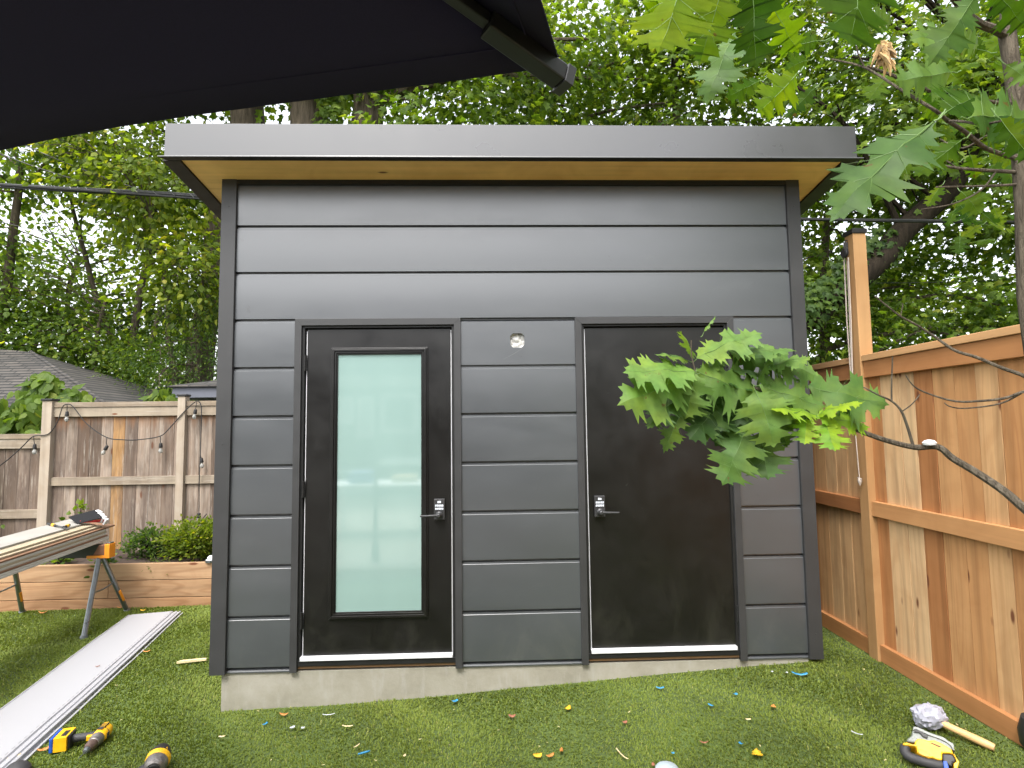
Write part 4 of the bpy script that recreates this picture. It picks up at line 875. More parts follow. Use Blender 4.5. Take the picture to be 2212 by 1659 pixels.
# big near leaves, upper right
nl = [(2016, 262, 1799, 458, .30, .62, -2.72), (2046, 240, 2128, 200, .42, 1.3, -2.6), (2056, 155, 1945, 170, .5, .95, -2.45), (2100, 252, 2235, 250, .36, 1.0, -2.66), (2160, 256, 2235, 345, .5, .7, -2.66), (2108, -10, 2014, 133, .32, .75, -2.6), (2045, 74, 1972, 82, .6, 1.1, -2.4), (2075, 80, 2120, 96, .6, 1.2, -2.4),
      (1872, -82, 1846, 86, .45, 1.15, -2.80), (1628, -30, 1632, 145, .22, .95, -2.72), (1478, -66, 1424, 104, .85, 1.1, -2.8), (1500, -60, 1392, 42, .8, .9, -2.8), (1585, 72, 1524, 210, .45, .75, -2.55), (1565, -40, 1512, 132, .6, .9, -2.66), (1722, 158, 1640, 240, .82, .85, -2.45), (1768, 88, 1694, 104, .45, 1., -2.35), (1640, 175, 1570, 208, .5, .7, -2.4), (1665, 5, 1726, 110, .9, 1.0, -2.6), (1800, 60, 1830, 20, .5, 1., -2.3), (1880, 40, 1930, 45, .5, 1., -2.3),
      (1745, 130, 1700, 150, .5, 1.1, -2.2), (1760, 190, 1700, 250, .3, .8, -2.2), (1840, 80, 1800, 50, .5, 1.1, -2.2), (2150, -20, 2215, 60, .4, 1., -2.3), (2175, 140, 2225, 180, .5, 1., -2.2), (2130, 110, 2060, 100, .5, .9, -2.2), (2080, 300, 1985, 372, .55, .5, -2.6), (2022, 262, 1890, 430, .6, .35, -2.68), (1920, 160, 1880, 210, .5, .9, -2.1), (1990, 210, 2030, 250, .4, .9, -2.1)]
for i, (a, b, c_, d, t, wd, yy) in enumerate(nl):
    p, q = B3(a, b, yy), B3(c_, d, yy+(.03 if i % 2 else -.02)); ok.leaf(p, q, camn(p, .25, .3*((i % 3)-1)), t, wd, .08, 60+i, .025, 0 if i in (0, 2, 3, 5, 6, 7, 12, 19, 24) else 2)
rz = random.Random(15)
for i in range(70):   # smaller leaves round the trunk, deeper in
    u, v = rz.uniform(1980, 2225), rz.uniform(20, 520); yy = rz.uniform(-2.05, -1.5)
    if u < 2060 and v > 440: continue
    p = B3(u, v, yy); a = rz.uniform(0, 6.28); q = p+Vector((math.cos(a)*.09, rz.uniform(-.05, .03), -abs(math.sin(a))*.08))
    ok.leaf(p, q, camn(p, .6), rz.uniform(.3, .7), rz.uniform(.7, 1.1), .15, 200+i, .02, 2)
ok.mb.build('crown', [m_oak, m_vein, m_oak2], oak, smooth=True, fix=False, angle=50)
mb = MB(); mb.lathe([(.003, 0), (.014, .001), (.016, .008), (.011, .014), (.003, .017)], 12, Matrix.Translation(B3(2008, 962, -1.955)), sx=1.25)
tag(mb.build('white_putty', m_white, smooth=True), 'small white blob resting on the bend of the bare oak branch', 'putty')
# ================================================================ UMBRELLA
m_canv = mat('navy_canvas', (.024, .022, .046), .9, namt=.12, nscale=300, bump=.3, bscale=900, spec=.1)
m_ribm = mat('rib_metal', (.014, .014, .014), .42, namt=.1, spec=.5)
um = thing('patio_umbrella', 'large square navy patio umbrella seen from beneath, its corner over the shed roof', 'umbrella', (.17, -3.4, -.2))
T0 = Vector((1.784, -2.432, 2.215)); e1 = Vector((-.955, .297, 0)); e2 = Vector((-.2198, -.9755, 0)); SD = 2.7
cor = [T0, T0+e1*SD, T0+(e1+e2)*SD, T0+e2*SD]; hub = T0+(e1+e2)*SD/2+Vector((0, 0, .52))
for i in range(4):
    a, b = cor[i], cor[(i+1) % 4]; N_ = 12; vs = []; 
    for j in range(N_+1):
        for k in range(N_+1):
            p = (a.lerp(b, k/N_)).lerp(hub, j/N_); s_ = math.sin(math.pi*k/N_)*(1-j/N_)
            p = p+Vector((0, 0, -.012*s_*math.sin(math.pi*min(1, j/N_+.12)))); inn = ((cor[0]+cor[2])/2-p); inn.z = 0
            p = p+inn.normalized()*.09*s_; vs.append(p)
    fs = [(j*(N_+1)+k, j*(N_+1)+k+1, (j+1)*(N_+1)+k+1, (j+1)*(N_+1)+k) for j in range(N_) for k in range(N_)]
    if i == 0: mb = MB()
    mb.add(vs, fs)
cn = mb.build('canopy', m_canv, um, smooth=True); md = cn.modifiers.new('cloth', 'SOLIDIFY'); md.thickness = .0035
mb = MB()
for i in range(4):
    a, b = cor[i], cor[(i+1) % 4]
    P = []
    for k in range(13):
        p = a.lerp(b, k/12).lerp(hub, .045); inn = ((cor[0]+cor[2])/2-p); inn.z = 0; P.append(p+inn.normalized()*.09*math.sin(math.pi*k/12)+Vector((0, 0, -.006)))
    mb.tube(P, .0018, 4)
mb.build('hem', m_canv, um)
for i in range(4):
    a = cor[i]; d = (hub-a).normalized(); M = frame_from(a+Vector((0, 0, -.022)), d)
    mb = MB(); mb.box(-.0, .19, -.022, .022, -.026, .014, 0, .5, M); r_ = mb.build('rib_sleeve', m_ribm, um, bevel=.004)
    mb = MB(); mb.box(.19, (hub-a).length-.03, -.0125, .0125, -.012, .012, 0, .5, M); mb.build('rib', m_ribm, um, bevel=.003)
    mb = MB(); mb.box(-.022, -.0005, -.024, .024, -.029, .016, 0, .5, M); mb.box(-.0245, -.022, -.012, .012, -.014, .010, 0, .5, M); mb.build('rib_end_cap', m_steel, um, bevel=.004)
mb = MB(); mb.lathe([(.03, 0), (.045, .02), (.045, .08), (.02, .12)], 16, Matrix.Translation(hub-Vector((0, 0, .08)))); mb.build('hub', m_ribm, um, smooth=True)
mb = MB(); mb.tube([(hub.x, hub.y, -.25), (hub.x, hub.y, hub.z)], .024, 14); mb.build('pole', m_ribm, um, smooth=True)
mb = MB(); mb.lathe([(.28, 0), (.28, .05), (.2, .08), (.05, .1), (.04, .3)], 24, Matrix.Translation((hub.x, hub.y, G(hub.x)))); mb.build('base', m_dark, um, smooth=True)
# ================================================================ SAWHORSES AND STACK
m_galv = mat('galvanised_steel', (.20, .215, .225), .34, metal=.75, namt=.12, nscale=18, bump=.15, bscale=60)
m_orng = mat('orange_plastic', (.80, .27, .02), .45, namt=.08)
m_black = mat('black_plastic', (.018, .018, .018), .5, namt=.15)
m_brn = mat('worn_board', (.16, .07, .04), .7, namt=.3)
BZ = .43
fA, fB = PG(181, 1379), PG(274, 1321); fC = PG(48, 1324)
ym = (fA[1]+fB[1])/2; xr = PY(243, 1185, ym)[0]; xl = fC[0]+.10
def sawhorse(label, x0, x1, y0, zt, feet):
    t = thing('sawhorse', label, 'sawhorse', ((x0+x1)/2, y0, G(x0)), 'folding sawhorses')
    mb = MB(); mb.box(x0+.10, x1-.10, y0-.032, y0+.032, zt-.12, zt-.006); mb.build('beam', m_black, t, bevel=.004)
    for xe, k in ((x1, -1), (x0, 1)):
        mb = MB(); a, b = sorted((xe, xe+k*.045)); mb.box(a, b, y0-.042, y0+.042, zt-.125, zt+.0); a, b = sorted((xe+k*.045, xe+k*.20)); mb.box(a, b, y0-.042, y0+.042, zt-.125, zt-.10)
        mb.slab([(xe+k*.045, y0-.036, zt-.10), (xe+k*.15, y0-.036, zt-.10), (xe+k*.10, y0-.036, zt-.01), (xe+k*.045, y0-.036, zt-.01)], (0, .072, 0), 1)
        mb.box(min(xe+k*.004, xe+k*.04), max(xe+k*.004, xe+k*.04), y0-.03, y0+.03, zt, zt+.012, 2)
        mb.build('end_bracket', [m_orng, m_brn, m_galv], t, bevel=.004)
    for (fx, fy), tx in feet:
        top = Vector((tx, y0+(.02 if fy > y0 else -.02), zt-.12)); ft = Vector((fx, fy, G(fx)+.012))
        mb = MB(); mb.tube([top, ft], [.021, .021], 10); l = mb.build('leg', m_galv, t, smooth=True)
        mb = MB(); mb.tube([ft+Vector((0, 0, .015)), ft-Vector((0, 0, .012))], [.026, .034], 8); mb.build('foot', m_galv, l)
        if fy > y0:
            p = top.lerp(ft, .62); d = (ft-top).normalized(); mb = MB(); mb.tube([p+Vector((.018, -.006, 0)), p+d*.12+Vector((.018, -.006, 0))], .012, 8); mb.build('leg_clip', m_orng, l, smooth=True)
    for tx in {f[1] for f in feet}:
        fs = [f for f in feet if f[1] == tx]; a, b = [Vector((tx, y0, zt-.12)).lerp(Vector((f[0][0], f[0][1], G(f[0][0]))), .46) for f in fs]
        mb = MB(); mb.tube([a, a.lerp(b, .5)+Vector((0, 0, -.012)), b], .008, 6); mb.build('brace', m_galv, t)
    return t
sawhorse('orange-ended folding sawhorse under the far end of the board stack', xl, xr, ym, BZ, [((fA[0], fA[1]), xr-.10), ((fB[0], fB[1]), xr-.10), ((fC[0], fC[1]), xl+.10), ((fC[0]+.06, fA[1]), xl+.10)])
# stack of thin boards: far right top corner and direction from the picture
zb = BZ+.008
P0 = Vector(PZ(233, 1157, zb+.04)); P1 = Vector(PZ(0, 1252, zb)); P0.z = zb; P1.z = zb
sd_ = (P1-P0).normalized()
Q = P0+sd_*((ym-P0.y)/sd_.y); 
wdir = Vector((-sd_.y, sd_.x, 0)); wdir = wdir if wdir.x < 0 else -wdir
mbd = {k: mat('primed_board_'+k, tuple(q*(.72 if k == 'white' else .55) for q in c), .6, namt=.12, nscale=5, bump=.05, stretch=(1, 1, 6)) for k, c in (('cream', (.66, .55, .38)), ('white', (.72, .68, .62)), ('grey', (.55, .52, .47)), ('brown', (.34, .18, .10)))}
rz = random.Random(4)
ords = ['bottom', 'second lowest', 'third lowest', 'fourth lowest', 'fifth lowest', 'sixth lowest', 'seventh lowest', 'eighth lowest', 'ninth lowest', 'tenth lowest']
z = zb; kinds = ['white', 'white', 'brown', 'white', 'cream', 'white', 'brown', 'cream', 'cream', 'grey']
names_ = {'white': 'white', 'brown': 'brown-edged', 'grey': 'pale grey', 'cream': 'cream'}
for i in range(10):
    th = .017 if kinds[i] != 'brown' else .0145; inset = .004*i+rz.uniform(0, .006)-(.0 if i < 7 else .0); far = -.02+rz.uniform(-.01, .02)+{6: -.15, 7: -.02, 8: .02, 9: .07}.get(i, 0)
    inset += {6: .0, 7: .035, 8: .06, 9: .15}.get(i, 0)
    a = P0+sd_*far+wdir*inset; L = 3.3; W = .50-inset-(0 if i < 8 else .015)
    n0 = a; n1 = a+sd_*L; cut = sd_*(-.36 if i > 5 else -.12)
    poly = [n0, n1, n1+wdir*W, n0+wdir*W+cut]
    poly = [Vector((p.x, p.y, z)) for p in poly]
    mb = MB(); mb.slab(poly, (0, 0, th-.0012)); o = mb.build('board', mbd[kinds[i]], bevel=.0012, seg=1)
    o.location = (0, 0, 0)
    tag(o, f"{'topmost weathered grey' if i == 9 else ords[i]+' '+names_[kinds[i]]} board of the stack lying on the sawhorse", 'board', 'thin boards stacked on the sawhorse')
    z += th
sawhorse('mostly hidden sawhorse under the near end of the board stack', P0.x+sd_.x*2.75-.55, P0.x+sd_.x*2.75+.12, P0.y+sd_.y*2.75, BZ, [((P0.x+sd_.x*2.75+.12, P0.y+sd_.y*2.75-.3), P0.x+sd_.x*2.75+.02), ((P0.x+sd_.x*2.75+.12, P0.y+sd_.y*2.75+.3), P0.x+sd_.x*2.75+.02), ((P0.x+sd_.x*2.75-.6, P0.y+sd_.y*2.75-.3), P0.x+sd_.x*2.75-.45), ((P0.x+sd_.x*2.75-.6, P0.y+sd_.y*2.75+.3), P0.x+sd_.x*2.75-.45)])
ZT = z
def zz3(x, y): return x/3.317/1.8228, (1980+y/3.317)/1.8228
def onst(x, y, h=0): return Vector(PZ(*zz3(x, y), ZT+h))
# black trim offcut leaning on the stack
base = onst(1005, 275, .003); b2 = onst(880, 190, .003)
e_ = Vector(PY(*zz3(1340, 180), base.y-.02)); 
mb = MB(); A_, B_, C_, D_ = base, Vector(PY(*zz3(1330, 185), base.y+.02)), Vector(PY(*zz3(1235, 95), base.y+.16)), Vector(PY(*zz3(890, 185), base.y+.16))
D_.z = max(D_.z, ZT+.004)
mb.slab([A_, B_, C_, D_], (0, .003, .003)); mb.slab([A_, B_, B_+Vector((0, .0, -.012)), A_+Vector((0, 0, -.002))], (0, .003, 0)); mb.build
tag(mb.build('trim_offcut', mat('matt_black_metal', (.012, .012, .013), .75, spec=.12), bevel=.001), 'bent black metal offcut propped on top of the board stack', 'offcut')
for k in range(4):
    p = Vector(PY(*zz3(1262+28*k, 105+32*k), base.y+.10-.01*k)); mb = MB(); M = Matrix.Translation(p) @ Matrix.Rotation(.5, 4, 'Y')
    mb.box(-.012, .035, 0, .04, -.006, .002, 0, .5, M); mb.box(.02, .035, 0, .04, -.05, -.006, 0, .5, M)
    tag(mb.build('shim', m_white, bevel=.001), ['uppermost', 'second', 'third', 'lowest'][k]+' small white shim behind the black offcut on the stack', 'shim', 'white shims on the board stack')
m_red = mat('red_plastic', (.62, .02, .02), .4, namt=.05)
mb = MB(); a, b = onst(1045, 265, .004), onst(1365, 245, .004); d = (b-a).normalized(); nrm = Vector((-d.y, d.x, 0)); 
mb.slab([a, b, a.lerp(b, .8)+nrm*.07, a+nrm*.03], (0, 0, .006)); mb.slab([a-nrm*.006, b-nrm*.006, b+nrm*.006, a+nrm*.006], (0, 0, .022))
tag(mb.build('speed_square', m_red, bevel=.001), 'red plastic square lying on top of the board stack', 'square')
m_yel = mat('yellow_plastic', (.80, .43, .01), .38, namt=.06, nscale=30, bump=.05)
pl_ = thing('utility_knife', 'small black and yellow handled hand tool lying on the board stack', 'hand tool', tuple(onst(760, 300)))
a, b, c_, d = onst(625, 272, .012), onst(735, 300, .012), onst(830, 320, .010), onst(905, 290, .012)
mb = MB(); mb.tube([a, a.lerp(b, .5), b], [.010, .012, .010], 8); mb.build('grip', m_black, pl_, smooth=True); mb = MB(); mb.tube([a.lerp(b, .55), a.lerp(b, .8)], [.0135, .0135], 8); mb.tube([c_.lerp(d, .45), c_.lerp(d, .8)], [.014, .013], 8); mb.build('grip_inlay', m_yel, pl_, smooth=True)
mb = MB(); mb.tube([b, c_], [.007, .006], 8); mb.build('shaft', m_steel, pl_, smooth=True); mb = MB(); mb.tube([c_, d], [.012, .011], 8); mb.tube([c_+Vector((0, 0, -.002)), onst(890, 345, .006)], [.007, .004], 6); mb.build('jaw', m_black, pl_, smooth=True)
# ================================================================ WHITE PANEL
s = NT('white_soffit_vinyl'); s.b.inputs['Base Color'].default_value = (.36, .36, .38, 1); s.b.inputs['Roughness'].default_value = .38; s.bump(s.noise(s.coord((1, 1, 1)), 90, 3), .03); m_vin = s.mat
def panel(label, far_r, near_r, wd, z0, flip=0, longer=0):
    a, b = Vector(far_r), Vector(near_r); d = (b-a).normalized(); d = Vector((d.x, d.y, 0)).normalized(); L = 3.1+longer; wv = Vector((d.y, -d.x, 0)); wv = wv if wv.x < 0 else -wv
    prof = [(0, .0), (.0, .010), (.010, .012), (.014, .004), (.026, .004), (.030, .013), (.048, .0135), (.054, .006), (.064, .006), (.069, .016), (wd-.03, .017), (wd-.026, .013), (wd-.012, .013), (wd-.008, .018), (wd, .016), (wd, .0)]
    mb = MB(); n = 26; base = []
    for i in range(n+1):
        s_ = L*i/n; q = a+d*s_
        for w_, h in prof:
            g = (G(q.x+wv.x*w_)); mb_h = z0+.006*mnoise.noise((s_*1.5, w_*3, z0*50)); base.append((q.x+wv.x*w_, q.y+wv.y*w_, g+mb_h+h))
    k = len(prof)
    mb.add(base, [(i*k+j, i*k+j+1, (i+1)*k+j+1, (i+1)*k+j) for i in range(n) for j in range(k-1)]+[tuple(range(k)), tuple(range(n*k, n*k+k))[::-1]])
    nm = int(L/.055)
    for i in range(nm):
        s_ = .03+.055*i; q = a+d*s_+wv*.080; h = G(q.x)+z0+.0176+.006*mnoise.noise((s_*1.5, .24, z0*50)); q2 = q+d*.027
        mb.add([(q.x, q.y, h), (q2.x, q2.y, h), (q2.x+wv.x*.0035, q2.y+wv.y*.0035, h), (q.x+wv.x*.0035, q.y+wv.y*.0035, h)], [(0, 1, 2, 3)], 1)
    return tag(mb.build('soffit_panel', [m_vin, mat('slot_shadow', (.25, .25, .27), .8, namt=0)], smooth=True, angle=20), label, 'panel', 'white panels on the grass')
fr = PG(391, 1318, .04); nr_ = PG(40, 1635, .04)
panel('upper of two long white panels lying on the turf at the left', fr, nr_, .44, .022)
panel('lower white panel, its ragged edge showing under the upper one', tuple(Vector(fr)+Vector((.012, .02, 0))), tuple(Vector(nr_)+Vector((.03, -.012, 0))), .44, .003, longer=.05)
# ================================================================ TOOLS ON THE TURF
def PGv(u, v, h=0): return Vector(PG(u, v, h))
m_gun = mat('gunmetal', (.22, .20, .19), .35, metal=.6, namt=.25, nscale=40)
m_chuck = mat('worn_brown_chuck', (.13, .085, .07), .45, metal=.3, namt=.3, nscale=60)
m_blue = mat('blue_battery', (.015, .07, .36), .45, namt=.08)
m_grip = mat('rubber_grip', (.035, .034, .036), .65, namt=.15, nscale=80)
rear, chk = PGv(230, 1574, .045), PGv(190, 1618, .04); rear.z = chk.z = G(-.55)+.042
M = frame_from(rear, chk-rear)
dr = thing('cordless_drill', 'yellow cordless drill with a blue-backed battery lying on its side by the white panel', 'drill', tuple(rear))
LB = (chk-rear).length; RX = Matrix.Rotation(rad(90), 4, 'Y')
def LM(x): return M @ Matrix.Translation((x, 0, 0)) @ RX
mb = MB(); mb.lathe([(.016, -.016), (.028, -.010), (.034, .004), (.035, .03), (.035, LB*.42), (.030, LB*.46)], 18, LM(0)); mb.box(.0, LB*.36, -.012, .012, .030, .0385, 0, .5, M)
mb.build('motor_housing', m_yel, dr, smooth=True)
mb = MB()
for k in range(4): mb.box(.008+.011*k, .014+.011*k, -.037, -.030, -.018, .018, 0, .5, M); mb.box(.008+.011*k, .014+.011*k, -.016, .016, .0335, .0392, 0, .5, M)
mb.build('air_vent', m_black, dr)
mb = MB(); mb.box(.052, LB*.40, -.0125, .0125, .0385, .0395, 0, .5, M); mb.box(.05, LB*.38, .034, .0362, -.013, .013, 0, .5, M); mb.lathe([(.0356, .047), (.0362, .048), (.0362, .0505), (.0356, .0515)], 18, LM(0)); mb.build('name_label', m_grip, dr)
mb = MB(); mb.lathe([(.031, LB*.46), (.034, LB*.50), (.034, LB*.60), (.029, LB*.64), (.029, LB*.74), (.026, LB*.76)], 18, LM(0)); mb.build('gear_collar', m_gun, dr, smooth=True)
mb = MB(); mb.lathe([(.026, LB*.76), (.026, LB*.92), (.021, LB*1.0), (.019, LB*1.04)], 18, LM(0)); mb.build('chuck', m_chuck, dr, smooth=True)
mb = MB(); mb.lathe([(.0165, LB*1.04), (.0165, LB*1.10), (.010, LB*1.16)], 14, LM(0)); mb.lathe([(.0022, LB*1.15), (.0022, LB*1.45), (.0005, LB*1.5)], 8, LM(0)); mb.build('bit', m_galv, dr, smooth=True)
bt = PGv(133, 1598, .045); bt.z = rear.z
h0 = rear.lerp(chk, .28); hd = (bt-h0).normalized(); HL = (bt-h0).length; MH = frame_from(h0, hd)
mb = MB(); mb.tube([M @ Vector((LB*.3, 0, 0)), h0+hd*.06, h0+hd*(HL-.04)], [.026, .019, .021], 12); mb.build('handle', m_grip, dr, smooth=True)
mb = MB(); mb.box(.022, .062, .012, .030, -.014, .014, 0, .5, MH); mb.box(.03, .05, -.03, -.005, -.012, .012, 0, .5, MH); mb.build('trigger', m_yel, dr, bevel=.004)
mb = MB(); mb.box(HL-.045, HL+.015, -.052, .058, -.036, .036, 0, .5, MH); mb.box(HL-.055, HL-.044, -.03, .045, -.03, .034, 1, .5, MH); mb.box(HL-.032, HL+.004, -.0535, -.051, -.022, .022, 1, .5, MH); mb.box(HL-.035, HL-.01, -.02, .04, .0355, .038, 1, .5, MH)
mb.build('battery', [m_yel, m_black], dr, bevel=.006)
mb = MB(); mb.box(HL+.0155, HL+.034, -.054, .060, -.0375, .0375, 0, .5, MH); mb.build('battery_back', m_blue, dr, bevel=.005)
# round power tool cut off by the bottom edge
c0 = PGv(340, 1645, .06); ax = Vector((.16, -.62, -.10)).normalized(); M2 = Matrix.Translation(c0) @ ax.to_track_quat('Z', 'Y').to_matrix().to_4x4()
c0.z = G(c0.x)+.062
M2 = Matrix.Translation(c0) @ ax.to_track_quat('Z', 'Y').to_matrix().to_4x4()
dr2 = thing('impact_driver', 'stubby yellow and black power tool cut off by the bottom edge of the photo', 'power tool', tuple(c0))
mb = MB(); mb.lathe([(.020, -.085), (.038, -.078), (.047, -.055), (.050, -.022)], 22, M2); mb.build('rear_cap', m_black, dr2, smooth=True)
mb = MB(); mb.lathe([(.051, -.0215), (.056, -.018), (.056, .0), (.052, .008)], 22, M2); mb.build('body', m_yel, dr2, smooth=True)
mb = MB(); mb.lathe([(.051, .0085), (.053, .02), (.046, .05), (.034, .060)], 22, M2); mb.build('nose', m_gun, dr2, smooth=True)
mb = MB(); mb.lathe([(.028, .0605), (.027, .070), (.012, .07), (.010, .085)], 18, M2); mb.build('collar', m_black, dr2, smooth=True)
mb = MB(); mb.tube([c0+Vector((-.02, .0, -.01)), c0+Vector((-.07, -.05, -.03)), c0+Vector((-.11, -.10, -.03))], [.024, .02, .022], 12); mb.build('handle', m_grip, dr2, smooth=True)
mb = MB(); mb.tube([c0+ax*-.04+Vector((.024, .018, .03)), c0+ax*-.016+Vector((.026, .018, .036))], .006, 8); mb.tube([c0+ax*-.045+Vector((-.03, .012, .026)), c0+ax*-.014+Vector((-.034, .010, .030))], .004, 8); mb.build('body_stripe', m_yel, dr2)
# circular saw, tilted back
def zs(x, y): return 1892.7+x*.14437, 1481.2+y*.14437
so0 = PGv(*zs(700, 1190), .0); 
pn = Vector((-.28, -.62, .73)).normalized()      # plane the saw lies in faces up and towards the viewer
org = so0+Vector((0, 0, .075))
def onp(x, y, h=0.):
    d = Vector(tuple(ray(*zs(x, y)))); c = Vector(tuple(CAM)); o = org+pn*h; return c+d*((o-c).dot(pn)/d.dot(pn))
sw = thing('circular_saw', 'yellow circular saw with black loop handle and blue battery tab lying by the mallet', 'saw', tuple(so0))
def pl(name, pts, h, th, m, bev=.004, extra=None):
    mb = MB(); mb.slab([onp(*p, h) for p in pts], -pn*th)
    if extra: extra(mb)
    return mb.build(name, m, sw, bevel=bev)
m_alu = mat('cast_grey', (.20, .21, .20), .5, metal=.35, namt=.25, nscale=30)
m_clear = mat('smoky_guard', (.15, .17, .15), .3, namt=.3, nscale=20)
pl('shoe_plate', [(560, 605), (630, 620), (800, 700), (1010, 770), (1090, 830), (1150, 860), (1170, 905), (1165, 940), (1190, 970), (1150, 965), (1120, 900), (1060, 850), (960, 800), (780, 735), (600, 650), (545, 665)], .0, .05, m_alu, .002)
pl('blade_guard', [(540, 665), (600, 655), (780, 735), (960, 800), (1060, 850), (1120, 905), (1160, 960), (1100, 950), (960, 900), (760, 860), (560, 850), (455, 830), (470, 790), (530, 745)], -.006, .04, m_clear, .004)
pl('blade_slot', [(600, 655), (700, 690), (730, 730), (780, 745), (770, 785), (700, 760), (650, 700), (560, 690)], .002, .004, m_black, .001)
pl('motor_body', [(400, 850), (460, 845), (580, 880), (580, 830), (620, 785), (700, 795), (790, 820), (870, 808), (960, 850), (1060, 900), (1130, 950), (1160, 1020), (1100, 1010), (990, 1005), (990, 1115), (920, 1105), (850, 1075), (790, 1082), (700, 1050), (620, 1010), (600, 905), (500, 895), (400, 885)], .016, .07, m_yel, .008)
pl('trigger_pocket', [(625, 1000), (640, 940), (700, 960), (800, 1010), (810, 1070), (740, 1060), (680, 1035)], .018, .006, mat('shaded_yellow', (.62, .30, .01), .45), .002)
pl('air_vent', [(810, 855), (830, 848), (970, 905), (950, 920)], .019, .005, m_brn, .001)
pl('battery', [(990, 1012), (1100, 1018), (1150, 1030), (1195, 1100), (1190, 1140), (1150, 1150), (1140, 1215), (1000, 1130)], .022, .075, m_black, .008)
pl('battery_label', [(1000, 1122), (1060, 1128), (1085, 1205), (1090, 1240), (1015, 1240)], .0265, .03, m_blue, .002)
pl('housing_edge', [(1150, 1018), (1165, 1015), (1205, 1080), (1243, 1140), (1238, 1165), (1215, 1240), (1165, 1240), (1160, 1160), (1205, 1135), (1190, 1085)], .024, .05, m_yel, .004)
mb = MB(); mb.tube(smooth_pts([onp(440, 900, -.01), onp(430, 980, -.012), onp(490, 1060, -.012), (onp(640, 1115, -.01)), onp(800, 1160, -.008), onp(930, 1190, -.005), onp(1010, 1190, 0)], 4), [.016]+[.02]*23+[.02], 12); mb.build('handle', m_grip, sw, smooth=True)
# mallet wrapped in a white bag
hA, hB = PGv(2019, 1555, .055), PGv(2148.5, 1615.5, .022)
ml = thing('mallet', 'wooden-handled mallet with its head wrapped in a white plastic bag', 'mallet', tuple(hA))
mb = MB(); dd = (hB-hA); n = 10; mb.tube([hA+dd*(i/n) for i in range(n+1)], [.0165, .0162, .016, .0162, .0168, .0172, .0178, .018, .0182, .018, .0155], 16)
mb.build('handle', wood('mallet_handle', [(0, (.62, .38, .17)), (1, (.68, .44, .2))], 'x', .6, 0, .4, .12), ml, smooth=True)
mb = MB(); cH = PGv(2007.5, 1547, .062); cH.z = max(cH.z, G(cH.x)+.062); nr, nc = 22, 30; vs = []
axh = Vector((.55, -.2, .1)).normalized(); Mh = Matrix.Translation(cH) @ axh.to_track_quat('Z', 'Y').to_matrix().to_4x4()
for j in range(nr+1):
    th = math.pi*j/nr
    for k in range(nc):
        ph = 2*math.pi*k/nc; d = Vector((math.sin(th)*math.cos(ph), math.sin(th)*math.sin(ph), math.cos(th)))
        q = Vector((d.x*.052, d.y*.052, max(-1, min(1, d.z*1.25))*.062)); nn = mnoise.noise(d*3.1)*.012+abs(mnoise.noise(d*7.3+Vector((3, 1, 2))))*-.018+.006
        vs.append(Mh @ (q+d*nn))
mb.add(vs, [(j*nc+k, j*nc+(k+1) % nc, (j+1)*nc+(k+1) % nc, (j+1)*nc+k) for j in range(nr) for k in range(nc)])
m_bag = mat('plastic_bag', (.34, .34, .40), .28, namt=.12, nscale=30, bump=.5, bscale=50, spec=.6)
mb.build('bagged_head', m_bag, ml, smooth=True, angle=28)
mb = MB(); mb.tube([hA-dd*.05, hA+dd*.01, hA+dd*.05, hA+dd*.07], [.034, .024, .0195, .022], 14); mb.build('bag_neck', m_bag, ml, smooth=True)
# things cut off by the picture edge
def dome(name, label, cat, u, v, r, sc, m, h=.0, seg=22):
    p = PGv(u, v, h); mb = MB(); M = Matrix.Translation((p.x, p.y, G(p.x))) @ Matrix.Diagonal((sc[0], sc[1], sc[2], 1))
    mb.lathe([(r, 0), (r*1.0, r*.18), (r*.93, r*.42), (r*.95, r*.44), (r*.78, r*.68), (r*.5, r*.88), (r*.2, r*.98), (.001, r)], seg, M); return tag(mb.build(name, m, smooth=True), label, cat)
dome('rubber_dome', 'dark grey ribbed round object in the bottom left corner of the photo', 'round object', 36, 1673, .06, (1, 1, 1), m_grip)
dome('crumpled_wrap', 'pale grey-blue rounded object just entering at the bottom of the photo', 'wrapping', 1441, 1668, .05, (1.1, 1, .8), mat('pale_blue_grey', (.34, .40, .43), .6, namt=.15))
p = Vector(PG(2222, 1603, .06)); tb = thing('tool_bag', 'black rounded bag cut off by the right edge beside the cedar fence', 'bag', (p.x+.06, p.y, G(p.x)))
mb = MB(); mb.lathe([(.07, 0), (.095, .03), (.10, .09), (.085, .15), (.04, .175), (.01, .18)], 18, Matrix.Translation((p.x+.085, p.y, G(p.x)))); mb.build('body', m_black, tb, smooth=True)
mb = MB(); mb.tube([(p.x+.0, p.y-.02, .0), (p.x+.02, p.y-.05, .09), (p.x+.1, p.y-.05, .14)], .012, 8); mb.build('strap', m_gun, tb, smooth=True)
